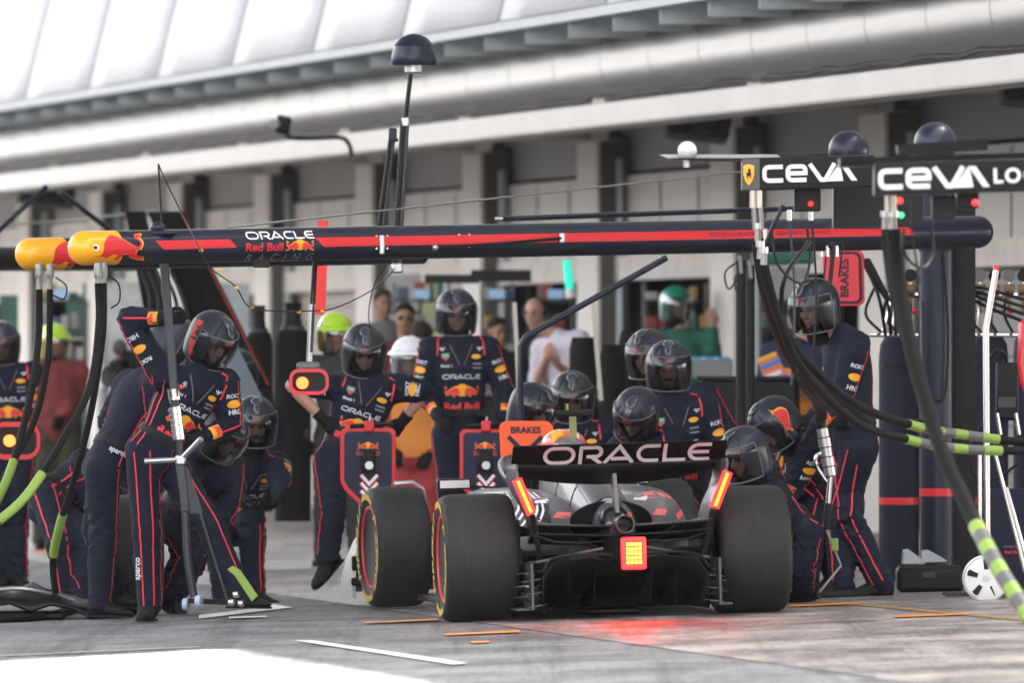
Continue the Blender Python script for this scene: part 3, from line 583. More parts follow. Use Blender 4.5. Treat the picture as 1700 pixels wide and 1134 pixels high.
# body seams, fasteners and small sponsor marks seen from behind
ebv = obvh(eng)
for y_ in (.0, .55, 1.1):
    pts_ = []
    for a_ in range(0, 181, 10):
        r_ = CM.to_3x3() @ V((math.cos(R(a_)), 0, math.sin(R(a_)))); c_ = CM @ V((0, y_, .5)); h_ = ebv.ray_cast(c_+r_*.8, -r_, .8)
        if h_[0]: pts_.append(h_[0]+r_*.001)
    if len(pts_) > 3: MB().tube(pts_, .0035, 6).build('panel_seam', M_flatblk, eng)
decal('spine_mark', T('Red Bull', .03), CM @ V((.20, .3, .70)), ux, uz, .16, mat('coral_print', (.8, .12, .1), .4), eng, ebv, off=.004, lift=1.2)
for sx in (-1, 1):
    ep_ = [o for o in car.children if o.name.startswith('endplate') and not o.name.startswith('endplate_foot')]
    b = MB(); b.tube([V((sx*.14, -.30, .40)), V((sx*.32, -.36, .52)), V((sx*.50, -.40, .56))], .008, 8); b.tube([V((sx*.12, -.5, .40)), V((sx*.49, -.42, .33))], .010, 8); cl(b); b.build('brace_rod', M_dst, car)
    for q_ in range(5): b = MB(); b.box((sx*(.50+.004*q_), -.46+.02*q_, .09+.035*q_), (.10, .12, .006), Matrix.Rotation(sx*R(8), 3, 'Y')); cl(b); b.build('floor_edge_vane', M_carb if q_ % 2 else M_dst, car)

for o in [o for o in car.children if o.name.startswith('sidepod') or o.name == 'engine_cover']:
    bv = obvh(o); lx = sum((CM.inverted() @ v.co).x for v in o.data.vertices)/len(o.data.vertices)
    for q_, (dx, dz, w_, m_) in enumerate([(-.02, .66, .10, M_wht), (.04, .58, .12, mat('coral_print', (.8, .12, .1), .4)), (-.06, .52, .08, M_red)]):
        decal('paint_flash', shape([(-.5, -.1), (.2, -.16), (.5, .1), (-.1, .16)]), CM @ V((lx+dx, .3, dz)), ux, uz, w_, m_, o, bv, off=.005, lift=1.2)
# ---------------- people ----------------
M_suit = mat('navy_race_suit', (.0062, .0098, .024), .75, bump=.7, bs=34)
M_glove = mat('black_glove', (.006, .006, .007), .75, bump=.3, bs=80)
M_shoe = mat('black_shoe', (.007, .007, .008), .6, bump=.2, bs=60)
M_helm = mat('charcoal_helmet', (.022, .027, .040), .42, .1, coat=.18)
M_bala = mat('black_balaclava', (.005, .005, .006), .9, bump=.3, bs=60)
M_visor = glassy('clear_visor', .08, (.52, .54, .56))
M_trim = mat('visor_trim', (.12, .12, .125), .3)
M_stripe = mat('suit_red', (.72, .03, .035), .6)
M_pwht = mat('suit_white', (.62, .65, .7), .6)
M_pyel = mat('suit_yellow', (.85, .38, .015), .55)
M_vent = mat('helmet_vent', (.035, .04, .05), .22, coat=.4)
SKIN = [mat('skin_light', (.46, .25, .18), .5), mat('skin_tan', (.30, .15, .095), .5), mat('skin_brown', (.15, .07, .042), .5)]
M_hair = mat('dark_hair', (.02, .014, .01), .7, bump=.6, bs=120)
M_eye = mat('dark_eye', (.02, .015, .012), .2)
def remesh(mb, vox, it=4):
    me = bpy.data.meshes.new('x'); me.from_pydata([tuple(v) for v in mb.v], [], mb.f)
    b = bmesh.new(); b.from_mesh(me); bmesh.ops.recalc_face_normals(b, faces=b.faces); b.to_mesh(me); b.free()
    o = bpy.data.objects.new('x', me); COL.objects.link(o)
    m = o.modifiers.new('r', 'REMESH'); m.mode = 'VOXEL'; m.voxel_size = vox; m.adaptivity = 0
    if it: s = o.modifiers.new('s', 'SMOOTH'); s.factor = .5; s.iterations = it
    dg = bpy.context.evaluated_depsgraph_get(); dg.update(); r = bpy.data.meshes.new_from_object(o.evaluated_get(dg))
    bpy.data.objects.remove(o); bpy.data.meshes.remove(me); return r
def mesh_obj(name, me, m, parent=None, world=True):
    me.name = name; me.materials.clear(); me.materials.append(m); me.polygons.foreach_set('use_smooth', [True]*len(me.polygons)); me.update()
    o = bpy.data.objects.new(name, me); COL.objects.link(o)
    if parent and world: attach(o, parent)
    elif parent: o.parent = parent
    return o
def caps(mb, a, b, r0, r1, n=14, M=None):
    a, b = V(a), V(b)
    if M: a, b = M @ a, M @ b
    d = (b-a); L = d.length
    if L < 1e-5: mb.ell(a, max(r0, r1), n=n, k=8); return
    d.normalize(); pts = []; rs = []
    for k in range(5): t = math.sin(PI/2*(k-5)/5); pts.append(a+d*r0*t); rs.append(max(1e-4, r0*math.cos(PI/2*(k-5)/5)))
    pts.append(a); rs.append(r0); pts.append(b); rs.append(r1)
    for k in range(1, 6): t = math.sin(PI/2*k/5); pts.append(b+d*r1*t); rs.append(max(1e-4, r1*math.cos(PI/2*k/5)))
    mb.tube(pts, rs, n)
def head_parts(mb, M, neck=None):
    e = lambda c, r: mb.ell(M @ V(c), r, M.to_3x3(), n=18, k=12)
    e((0, -.012, .035), (.076, .097, .085)); e((0, .028, -.038), (.060, .064, .074)); e((0, .066, -.096), (.027, .022, .022))
    caps(mb, (0, .094, .014), (0, .113, -.024), .008, .014, 10, M); e((0, .076, .024), (.052, .019, .012))
    for s in (-1, 1): e((s*.036, .062, -.022), (.024, .024, .026)); e((s*.078, -.005, -.005), (.010, .020, .032)); e((s*.012, .104, -.028), (.010, .010, .008))
    e((0, .089, -.060), (.024, .013, .010)); caps(mb, (0, -.02, -.03), (0, -.03, -.12), .058, .056, 14, M)
# ---- templates shared by everyone (built once in their own small frame: x right of the wearer's face, y forward, z up)
def helmet_surf(az, z, k=1.0, bul=0):
    rad = math.sqrt(max(0, 1-((z-.03)/.138)**2)) if z > .03 else 1-.10*((.03-z)/.15)**2
    return V((.130*k*rad*math.sin(az), (.150*k*rad+bul)*math.cos(az)-.008, z))
def smst(x): x = max(0, min(1, x)); return x*x*(3-2*x)
def mk_helmet():
    n = 48; rings = []
    for j in range(15):
        row = []
        for i in range(n):
            az = 2*PI*i/n; a = abs((az+PI) % (2*PI)-PI); zb = .046+(-.118-.046)*smst((math.degrees(a)-36)/26)
            t = j/14; zt = .1679; th = math.acos(max(-1, min(1, (zb-.03)/.138))) if zb > .03 else None
            if zb > .03: z = .03+.138*math.cos(max(.02, th*t))
            else: z = .03+.138*math.cos(max(.02, PI/2*t/.5)) if t < .5 else .03+(zb-.03)*(t-.5)/.5
            row.append(helmet_surf(az, z))
        rings.append(row)
    mb = MB(); mb.loft(rings, cap=False); mb.add(rings[0], [tuple(range(n))]); o = mb.build('helmet', M_helm, ang=80); s = o.modifiers.new('s', 'SOLIDIFY'); s.thickness = .012; s.offset = -1
    return o
def mk_visor():
    rings = []
    for j in range(13):
        t = j/12; rings.append([helmet_surf(az, .088-.20*t, 1.045, .014*math.sin(PI*min(1, t*1.15))) for az in [R(-82+164*i/28) for i in range(29)]])
    mb = MB(); mb.loft(rings, cap=False, close=False); v = mb.build('visor', M_visor, ang=80)
    tr = MB(); tr.tube(rings[-1]+[rings[k][-1] for k in range(11, -1, -1)]+rings[0][::-1][1:]+[rings[k][0] for k in range(1, 12)], .0035, 6, close=True, cap=False); t = tr.build('visor_edge', M_trim)
    return v, t
def hide_template(o): COL.objects.unlink(o); return o
H_o = mk_helmet(); Vi_o, Vt_o = mk_visor()
_hb = obvh(H_o)
def h_decal(name, sh, o, ux, uy, w_, m, off=.002, height=None): d = decal(name, sh, o, ux, uy, w_, m, None, _hb, off=off, step=.012, lift=.08, height=height); return d
FX = V((-1, 0, 0)); FZ = V((0, 0, 1))   # looking at the face, the reader's right is the wearer's -x
HT = [h_decal('helmet_lettering', ORACLE, V((0, .14, .082)), FX, V((0, -.4, 1)), .066, M_pwht), h_decal('helmet_red_mark', shape([(-.5, -.12), (.3, -.12), (.5, .05), (.3, .12), (-.5, .12)]), V((0, .145, .069)), FX, V((0, -.3, 1)), .062, M_stripe)]
_vb = MB(); _vb.ell((0, .108, .124), (.023, .013, .044), Matrix.Rotation(R(48), 3, 'X'), n=22, k=12); _vb.ell((0, .055, .156), (.034, .05, .012), Matrix.Rotation(R(-14), 3, 'X'), n=20, k=8); HT.append(_vb.build('helmet_vent', M_vent))
_b = MB(); _b.tube([V((.074*math.cos(2*PI*i/24), .052+.010*math.cos(4*PI*i/24)*-1, -.020+.084*math.sin(2*PI*i/24))) for i in range(24)], .026, 10, close=True, cap=False)
_b.tube([V((0, -.025, -.20)), V((0, -.02, -.13)), V((0, .0, -.10)), V((0, .012, -.07))], [.078, .082, .092, .075], 20); Ba_o = _b.build('balaclava', M_bala)
TEMPL = [H_o, Vi_o, Vt_o, Ba_o]+HT
def mk_hand(curl, spread=4):
    mb = MB(); mb.ell((0, .045, 0), (.040, .052, .016), n=16, k=10); caps(mb, (0, -.02, 0), (0, .02, 0), .027, .028, 12)
    for i, (x, L) in enumerate([(-.030, .030), (-.010, .034), (.011, .032), (.030, .025)]):
        p = V((x, .085-.004*abs(i-1.3), 0)); a = R(curl*.35); az = R(-spread*(i-1.5))
        caps(mb, (x*.8, .04, 0), p, .012, .0115, 10)
        for k in range(3):
            d = V((-math.sin(az)*math.cos(a), math.cos(a), -math.sin(a))); q = p+d*(L*(1, .75, .6)[k]); caps(mb, p, q, .0112-.0012*k, .0102-.0012*k, 10); p = q; a += R(curl*(.8, .7, .6)[k]+6)
    p = V((-.030, .02, -.006)); q = V((-.052, .052, -.018)); r_ = q+V((.008, .028, -.010 if curl < 50 else -.022)); caps(mb, p, q, .015, .012, 10); caps(mb, q, r_, .012, .010, 10)
    return remesh(mb, .0048, 2)
HANDS = {k: mk_hand(c) for k, c in (('relax', 30), ('fist', 88), ('open', 10))}
for k, me in HANDS.items(): me.name = 'hand'; me.polygons.foreach_set('use_smooth', [True]*len(me.polygons)); me.materials.append(M_glove)
def mk_shoe():
    mb = MB(); S = [(-.075, .028, -.08, -.005), (-.06, .036, -.083, .03), (-.02, .038, -.083, .045), (.03, .040, -.083, .035), (.08, .044, -.083, -.005), (.13, .047, -.083, -.030), (.175, .042, -.082, -.042), (.205, .028, -.078, -.056), (.213, .012, -.072, -.064)]
    mb.loft([[V((p.x, y, p.z)) for p in sect(0, hw, z0, z1, 2.6, 20)] for y, hw, z0, z1 in S]); caps(mb, (0, -.02, -.02), (0, -.02, .055), .042, .043)
    return remesh(mb, .007, 2)
SHOE = mk_shoe(); SHOE.name = 'shoe'; SHOE.materials.append(M_shoe); SHOE.polygons.foreach_set('use_smooth', [True]*len(SHOE.polygons))
_s = MB(); _s.loft([[V((p.x*1.0, y*1.0, z)) for p, y in [(V((hw*(1 if q < 9 else -1), 0, 0)), yy) for q, (yy, hw) in enumerate([(-.078, .03), (-.06, .037), (-.02, .038), (.03, .041), (.08, .045), (.13, .048), (.175, .043), (.205, .03), (.216, .01), (.216, .01), (.205, .03), (.175, .043), (.13, .048), (.08, .045), (.03, .041), (-.02, .038), (-.06, .037), (-.078, .03)])]] for z in (-.09, -.078)]); SOLE = _s.build('sole', mat('shoe_sole', (.008, .008, .008), .7)); 
SOLE_ME = SOLE.data
for o in TEMPL+[SOLE]: hide_template(o)
def put(o, M, parent): # copy a template under a person, M = world placement
    c = o.copy(); COL.objects.link(c); c.parent = parent; c.matrix_parent_inverse = wmat(parent).inverted(); c.matrix_basis = M; return c
def frame(o, y, z):
    y = V(y).normalized(); z = V(z); z = (z-y*z.dot(y)); z = z.normalized() if z.length > 1e-4 else y.orthogonal().normalized(); x = y.cross(z)
    return Matrix(((x.x, y.x, z.x, o.x), (x.y, y.y, z.y, o.y), (x.z, y.z, z.z, o.z), (0, 0, 0, 1)))
def solve(p, px, py, L, sg):
    """point on the sight line through (px,py) at distance L from joint p; sg>0 nearer to the viewer"""
    if isinstance(sg, float) or sg not in (-1, 1): q = P(px, py, p.y+sg); return q
    base = P(px, py, p.y); d2 = L*L-(base-p).length_squared
    dy = math.sqrt(d2) if d2 > 0 else 0
    return P(px, py, p.y-sg*dy)
def ik(a, c, l1, l2, bend):
    d = c-a; L = min(d.length, (l1+l2)*.999); x = (l1*l1-l2*l2+L*L)/(2*L); h = math.sqrt(max(0, l1*l1-x*x)); d.normalize(); b = V(bend); b = (b-d*b.dot(d)); b = b.normalized() if b.length > 1e-4 else d.orthogonal()
    return a+d*x+b*h
def surf_strip(name, bvh, pts, ns, wd, m, parent, off=.003, mb=None):
    hits = []
    for p, n in zip(pts, ns):
        h = bvh.ray_cast(p+n*.22, -n, .24)
        hits.append((h[0]+n*off, n) if h[0] is not None else None)
    b = mb or MB(); run = []
    def flush(run):
        if len(run) < 2: return
        vs = []
        for i, (p, n) in enumerate(run):
            t = (run[min(i+1, len(run)-1)][0]-run[max(0, i-1)][0]); s = t.cross(n)
            if s.length < 1e-6: s = n.orthogonal()
            s.normalize(); vs += [p+s*wd/2, p-s*wd/2]
        b.add(vs, [(2*i, 2*i+1, 2*i+3, 2*i+2) for i in range(len(run)-1)])
    for h in hits:
        if h is None or (run and (h[0]-run[-1][0]).length > .09): flush(run); run = []
        if h is not None: run.append(h)
    flush(run)
    if b.f and not mb: return b.build(name, m, parent, smooth=True, recalc=False)
BE_y, BE_r = emblem_bulls()
def bulls(o, ux, uy, w_, parent, bvh, lift=.25, step=.02, off=.003):
    d1 = decal('emblem_disc', shape(disc(.5, .5)), V(o)+V(uy).normalized()*w_*.04, ux, uy, w_*.34, M_pyel, parent, bvh, off=off+.0015, step=step, lift=lift)
    for s, pts in ((-1, BE_y), (1, BE_r)):
        x0 = min(p[0] for p in pts); x1 = max(p[0] for p in pts); q = [((x-(x0+x1)/2)/(x1-x0), (y-.25)/(x1-x0)*.95) for x, y in pts]
        decal('emblem_outline', shape([(x*1.10, y*1.22) for x, y in q]), V(o)+V(ux).normalized()*s*w_*.25, ux, uy, w_*.50, M_pyel, parent, bvh, off=off, step=step, lift=lift)
        decal('emblem_bull', shape(q), V(o)+V(ux).normalized()*s*w_*.25, ux, uy, w_*.46, M_stripe, parent, bvh, off=off+.003, step=step, lift=lift)
PEOPLE = []
def person(label, Y, hd, sc, pv, fa=0, hy=None, hp=10, roll=0, aA=None, aB=None, lA=None, lB=None, helmet='team', skin=0, suit=None, pants=None, k=1.0, sleeve=1.0, hands=('relax', 'relax'), handm=None, logos='full', stripes=True, hair=None, vox=.016, toe=None, ls=None, lean=None, group=None, beard=False, wrink=1.0, shoe=True, glasses=False, sw=.19, palmn=None, hips=None):
    """joints are photo pixels + depth hint; A is the side on the viewer's left when the chest faces the viewer"""
    suit = suit or M_suit
    fw = V((math.sin(R(fa)), -math.cos(R(fa)), 0)); lt = V((math.cos(R(fa)), math.sin(R(fa)), 0))
    PV = P(pv[0], pv[1], Y+(pv[2] if len(pv) > 2 else 0)); SC = P(sc[0], sc[1], Y+(sc[2] if len(sc) > 2 else 0)); HD = P(hd[0], hd[1], Y+(hd[2] if len(hd) > 2 else 0))
    ax = (SC-PV).normalized(); lt = (lt-ax*lt.dot(ax)).normalized(); fw = ax.cross(lt)*-1 if ax.cross(lt).dot(fw) < 0 else ax.cross(lt)
    lsv = lt if ls is None else (V((math.cos(R(ls[0])), math.sin(R(ls[0])), math.tan(R(ls[1]))))).normalized()
    hv = lt if hips is None else V((math.cos(R(hips)), math.sin(R(hips)), 0))
    root = thing('person', label, 'person', (PV.x, PV.y, gz(PV.x)), group)
    sA, sB = SC-lsv*sw*k, SC+lsv*sw*k; hA, hB = PV-hv*.095*k-ax*.03, PV+hv*.095*k-ax*.03
    def limb(s, spec, l1, l2, bend, defend):
        if spec is None: spec = defend
        if isinstance(spec, V): return ik(s, spec, l1, l2, bend), spec
        if len(spec) == 1: e = P(spec[0][0], spec[0][1], s.y-(spec[0][2] if len(spec[0]) > 2 else 0)); return ik(s, e, l1, l2, bend), e
        e = solve(s, *spec[0][:2], l1, spec[0][2]); w_ = solve(e, *spec[1][:2], l2, spec[1][2]); return e, w_
    ua, fo, th, shn = .29*k, .26*k, .43*k, .43*k
    eA, wA = limb(sA, aA, ua, fo, -fw*.2-lsv, sA-ax*.50*k-lsv*.08+fw*.06); eB, wB = limb(sB, aB, ua, fo, -fw*.2+lsv, sB-ax*.50*k+lsv*.08+fw*.06)
    gA = V((hA.x-hv.x*.03, hA.y, gz(hA.x)+.09)); gB = V((hB.x+hv.x*.03, hB.y, gz(hB.x)+.09))
    kA, nA = limb(hA, lA, th, shn, fw, gA); kB, nB = limb(hB, lB, th, shn, fw, gB)
    # head frame
    yw = R(fa if hy is None else hy); pt = R(hp); hf = V((math.sin(yw)*math.cos(pt), -math.cos(yw)*math.cos(pt), -math.sin(pt))); hu = V((math.sin(yw)*math.sin(pt), -math.cos(yw)*math.sin(pt), math.cos(pt)))
    if roll: hu = Matrix.Rotation(R(roll), 3, hf) @ hu
    HM = frame(HD, hf, hu); ks = Matrix.Scale(k, 4); HM = HM @ ks
    # body: one continuous skin surface
    b = MB(); head_parts(b, HM); nb = SC+ax*.06*k; caps(b, HM @ V((0, -.03, -.10)), nb, .055*k, .06*k)
    def torso(mb, g, top=1):
        R_ = [(-.10, .135, .10), (-.03, .165, .122), (.08, .158, .115), (.20, .150, .108), (.33, .172, .122), (.42, .180, .122), (.49, .165, .100), (.545, .115, .078), (.575, .07, .065)]
        L = (SC-PV).length; sc_ = L/.49; rr = []
        for h, w_, d in R_[:]:
            t = max(0, min(1, h/.49)); l = (hv*(1-t)+lsv*t).normalized(); f = ax.cross(l).normalized(); c = PV+ax*h*sc_
            rr.append([c+l*math.cos(2*PI*j/22)*w_*k*g+f*math.sin(2*PI*j/22)*d*k*g for j in range(22)])
        mb.loft(rr)
    torso(b, .84)
    for s, e, w_ in ((sA, eA, wA), (sB, eB, wB)): caps(b, s, e, .052*k, .041*k); caps(b, e, e+(w_-e)*.35, .041*k, .043*k); caps(b, e+(w_-e)*.35, w_, .043*k, .029*k); caps(b, w_, w_+(w_-e).normalized()*.04, .027*k, .027*k); caps(b, s, SC+ax*.01, .055*k, .07*k)
    for h_, kn, an in ((hA, kA, nA), (hB, kB, nB)): caps(b, h_, kn, .078*k, .052*k); caps(b, kn, kn+(an-kn)*.35, .052*k, .054*k); caps(b, kn+(an-kn)*.35, an, .054*k, .036*k)
    body = mesh_obj('body', remesh(b, .011 if vox < .02 else .014, 2), SKIN[skin], root)
    for s in (-1, 1):
        e = MB(); e.ell(HM @ V((s*.031, .083, .004)), (.013*k, .010*k, .0075*k), HM.to_3x3().normalized(), n=12, k=8); e.build('eye', M_eye, body)
        e = MB(); e.tube([HM @ V((s*.014, .099, .022)), HM @ V((s*.032, .097, .027)), HM @ V((s*.050, .082, .022))], [.004, .005, .003], 8); e.build('eyebrow', M_hair, body)
    if beard:
        e = MB(); e.tube([HM @ V(p) for p in [(-.052, .055, -.03), (-.045, .075, -.07), (-.02, .094, -.10), (.02, .094, -.10), (.045, .075, -.07), (.052, .055, -.03)]], .012, 10); e.tube([HM @ V(p) for p in [(-.026, .098, -.058), (0, .107, -.046), (.026, .098, -.058)]], .006, 8); e.build('beard', M_hair, body)
    # suit
    b = MB(); torso(b, 1.07)
    for s, e, w_ in ((sA, eA, wA), (sB, eB, wB)):
        caps(b, SC-ax*.01, s, .090*k, .086*k); fr = max(.0, min(1, sleeve))
        if sleeve > .35: caps(b, s, e, .084*k, .066*k); caps(b, e, e+(w_-e)*fr, .066*k, (.066-.018*fr)*k)
        else: caps(b, s, s+(e-s)*(.85 if sleeve > 0 else .6), .078*k, .066*k)
    legs = MB() if pants else b
    if pants: 
        R2 = [PV-ax*.11, PV-ax*.03, PV+ax*.06]; legs.loft([[c+hv*math.cos(2*PI*j/20)*w_*k+ax.cross(hv).normalized()*math.sin(2*PI*j/20)*d*k for j in range(20)] for c, w_, d in zip(R2, (.13, .17, .155), (.1, .128, .118))])
    for h_, kn, an in ((hA, kA, nA), (hB, kB, nB)):
        caps(legs, h_, kn, .105*k, .080*k); caps(legs, kn, kn+(an-kn)*.4, .080*k, .078*k); caps(legs, kn+(an-kn)*.4, an+(an-kn).normalized()*.015, .078*k, .066*k)
    if not helmet or helmet in ('team',): caps(b, nb-ax*.03, nb+(HD-nb).normalized()*.015, .080*k, .068*k)
    def wrinkle(me):
        vs = me.vertices; co = [v.co.copy() for v in vs]; no = [v.normal.copy() for v in vs]
        J = [(eA, .16), (eB, .16), (kA, .2), (kB, .2), (PV+ax*.05, .16), (nA, .14), (nB, .14), (sA, .14), (sB, .14)]
        for v, c, n_ in zip(vs, co, no):
            a = .007*noise.noise(c*7)+.005*(.5-abs(noise.noise(V((c.x*13, c.y*13, c.z*8)))))
            g = sum(math.exp(-((c-j).length/r_)**2) for j, r_ in J); q = c+V((noise.noise(c*5), noise.noise(c*5+V((9, 0, 0))), noise.noise(c*5+V((0, 9, 0)))))*.05
            a += .013*min(1.2, g)*(1-abs(noise.noise(V((q.x*9, q.y*9, q.z*26))))*2.2)
            v.co = c+n_*a*wrink
    me = remesh(b, vox, 5); wrinkle(me); so_ = mesh_obj('race_suit' if suit is M_suit else 'top', me, suit, root); sb = BVHTree.FromPolygons([v.co for v in me.vertices], [tuple(p.vertices) for p in me.polygons])
    if pants: me = remesh(legs, vox, 5); wrinkle(me); po = mesh_obj('trousers', me, pants, root)
    # hands and shoes
    hm = handm or M_glove
    for i, (e, w_, mir) in enumerate(((eA, wA, 1), (eB, wB, -1))):
        pn = (palmn[i] if palmn and palmn[i] else (fw if True else 0)); M = frame(w_+(w_-e).normalized()*.02, (w_-e), V(pn)) @ Matrix.Diagonal((mir*k, k, k, 1))
        o = bpy.data.objects.new('hand' if handm else 'glove', HANDS[hands[i]]); COL.objects.link(o); o.parent = root; o.matrix_parent_inverse = wmat(root).inverted(); o.matrix_basis = M
        if handm: o.material_slots[0].link = 'OBJECT'; o.material_slots[0].material = handm
        else: c_ = MB(); d = (w_-e).normalized(); c_.tube([w_-d*.035, w_+d*.03], [.041*k, .036*k], 16); c_.build('glove_cuff', M_glove, root)
    if shoe:
        for i, (kn, an) in enumerate(((kA, nA), (kB, nB))):
            td = V(toe[i]) if toe and toe[i] else (fw+(-1 if i == 0 else 1)*lt*.25); sh = (an-kn).normalized()
            flat = toe is None or len(toe) < 3
            zz = V((0, 0, 1)) if flat else -sh
            M = frame(an+V((0, 0, .0)), td, zz) @ ks
            o = bpy.data.objects.new('shoe', SHOE); COL.objects.link(o); o.parent = root; o.matrix_parent_inverse = wmat(root).inverted(); o.matrix_basis = M
            s_ = bpy.data.objects.new('sole', SOLE_ME); COL.objects.link(s_); s_.parent = o
    # helmet
    if helmet == 'team':
        HK = HM @ Matrix.Scale(1.05, 4); ho = put(H_o, HK, root); put(Ba_o, HM, root); vo = put(Vi_o, HK, root)
        for t in HT: c = t.copy(); COL.objects.link(c); c.parent = ho
        c = Vt_o.copy(); COL.objects.link(c); c.parent = vo
    elif helmet:
        col, vis = helmet; hm_ = mat('helmet_'+col[0], col[1], .3, coat=.6)
        ho = put(H_o, HM, root); ho.material_slots[0].link = 'OBJECT'; ho.material_slots[0].material = hm_; put(Ba_o, HM, root)
        vo = put(Vi_o, HM, root); vo.material_slots[0].link = 'OBJECT'; vo.material_slots[0].material = vis
        if col[0] in ('white', 'lime'):
            b = MB(); b.loft([[HM @ helmet_surf(az, .088-.015*j-.01*abs(az), 1.03+.11*j, 0) for az in [R(-70+140*i/20) for i in range(21)]] for j in range(3)], cap=False, close=False); q = b.build('peak', hm_, ho); sm = q.modifiers.new('s', 'SOLIDIFY'); sm.thickness = .006
        b = MB(); b.ell(HM @ V((0, -.01, .03)), (.133*k, .152*k, .02*k), HM.to_3x3().normalized(), n=24, k=6); 
    elif hair is not None:
        b = MB(); e = lambda c, r: b.ell(HM @ V(c), tuple(x*k for x in r), HM.to_3x3().normalized(), n=18, k=12)
        if hair == 'full': e((0, -.022, .055), (.083, .096, .082)); e((0, -.05, .01), (.080, .068, .075)); e((0, .03, .108), (.058, .045, .022))
        else: e((0, -.055, .005), (.081, .060, .055))
        mesh_obj('hair', remesh(b, .008, 1), M_hair if hair == 'full' else mat('grey_hair', (.2, .18, .16), .8), root)
    if glasses:
        b = MB(); [b.ell(HM @ V((s*.032, .098, .004)), (.024*k, .008*k, .017*k), HM.to_3x3().normalized(), n=16, k=8) for s in (-1, 1)]; b.tube([HM @ V((-.078, .01, .01)), HM @ V((-.055, .09, .01)), HM @ V((.055, .09, .01)), HM @ V((.078, .01, .01))], .003, 6); b.build('sunglasses', M_eye, root)
    # marks on the suit
    L = (SC-PV).length/.49
    if logos:
        def C(u, v): return SC+lt*u*k-ax*v*L*k+fw*.14
        n_ = fw
        if logos in ('full', 'chest'):
            sh_ = shape([(-.5, .5), (.5, .5), (.5, -.05), (0, -.6), (-.5, -.05)])
            decal('red_shield', sh_, C(-.105, .045), lt, ax, .048, mat('print_red', (.6, .06, .07), .6), so_, sb, lift=.05); decal('green_band', shape([(-.5, .0), (.5, .0), (.5, .5), (-.5, .5)]), C(-.105, .047), lt, ax, .050, mat('print_green', (.05, .35, .22), .6), so_, sb, off=.0045, lift=.05)
            decal('shield_letters', T('TAG', .02), C(-.105, .034), lt, ax, .03, M_pwht, so_, sb, off=.006, lift=.05)
            decal('yellow_oval', shape(disc(.5, .24)), C(.10, .045), lt, ax, .068, M_pyel, so_, sb, lift=.05)
            decal('small_lettering', T('Mobil 1', .02), C(-.10, .10), lt, ax, .070, M_pwht, so_, sb, lift=.05); 
            for q in range(2): decal('small_lettering', T(('HONDA', 'PEPE JEANS')[q], .01), C(.105, .088+.026*q), lt, ax, .062, M_pwht, so_, sb, lift=.05)
            decal('oracle_lettering', ORACLE, C(0, .165), lt, ax, .255, M_pwht, so_, sb, lift=.05)
            bulls(C(0, .255), lt, ax, .25, so_, sb, lift=.04)
            decal('red_lettering', T('Red Bull', .035), C(0, .345), lt, ax, .235, M_stripe, so_, sb, lift=.05)
            for s in (-1, 1):
                p0, p1, p2 = C(s*.105, -.075), C(s*.15, -.055), C(s*.158, .035)
                pts = [p0.lerp(p1, i/4) for i in range(4)]+[p1.lerp(p2, i/6) for i in range(7)]; surf_strip('shoulder_piping', sb, [p-fw*.14 for p in pts], [(fw+ax*.6).normalized()]*4+[fw]*7, .012, M_stripe, so_)
                decal('shoulder_mark', strokes([[(-.5, .3), (0, -.2), (.5, .4)], [(-.2, .4), (.1, .1)]], .18)+(1,), C(s*.125, .0), lt, ax, .036, M_pwht, so_, sb, lift=.05)
        # sleeve prints and cuff patches
        for s, (a, e, w_) in ((-1, (sA, eA, wA)), (1, (sB, eB, wB))):
            d = (e-a).normalized(); out = V((s*.55, -.83, 0)); out = (out-d*out.dot(d)).normalized(); u2 = out.cross(d)*1
            u2 = (-d).cross(out); up_ = -d
            if sleeve > 0:
                for nm, sh2, t, wd_, m_ in (('sleeve_lettering', T('ROKT', .03), .34, .088, M_pwht), ('sleeve_oval', shape(disc(.5, .27)), .53, .088, M_pyel), ('sleeve_lettering', T('HRC', .03), .72, .078, M_pwht)):
                    decal(nm, sh2, a.lerp(e, t)+out*.08, up_.cross(out) if False else u2, up_, wd_, m_, so_, sb, lift=.12)
            if sleeve >= 1:
                c = e.lerp(w_, .80); d2 = (w_-e).normalized(); o2 = V((s*.3, -.95, 0)); o2 = (o2-d2*o2.dot(d2)).normalized()
                decal('cuff_patch', shape([(-.5, -.4), (.5, -.4), (.5, .4), (-.5, .4)]), c+o2*.05, (-d2).cross(o2), -d2, .075, M_pyel, so_, sb, lift=.1); decal('cuff_bull', shape([(x-.5, y-.25) for x, y in BULL]), c+o2*.05-d2*.01, (-d2).cross(o2), -d2, .08, M_stripe, so_, sb, lift=.1, off=.006)
    if stripes:
        def run(path, angs, m=M_stripe, wd=.0095, nm='piping'):
            for a in angs:
                n0 = V((math.sin(R(a)), -math.cos(R(a)), 0)); pts = []; ns = []
                for i in range(len(path)-1):
                    for q in range(14): pts.append(path[i].lerp(path[i+1], q/14))
                pts.append(path[-1]); t = (path[-1]-path[0]).normalized()
                for i, p in enumerate(pts):
                    d = pts[min(i+1, len(pts)-1)]-pts[max(0, i-1)]; d.normalize(); n1 = n0-d*n0.dot(d); ns.append(n1.normalized())
                surf_strip(nm, sb if not pants else sb, pts, ns, wd, m, so_)
        st = stripes if isinstance(stripes, dict) else {}
        if not pants: run([hA, kA, nA], st.get('lA', (-55,))); run([hB, kB, nB], st.get('lB', (55,)))
        run([PV+ax*.0-lt*.05, SC-lt*.06-ax*.06], st.get('t', (-75,))); run([PV+lt*.05, SC+lt*.06-ax*.06], st.get('t2', (75,)))
        if sleeve > .4: run([sA, eA, eA.lerp(wA, .7*sleeve)], st.get('aA', (-60,))); run([sB, eB, eB.lerp(wB, .7*sleeve)], st.get('aB', (60,)))
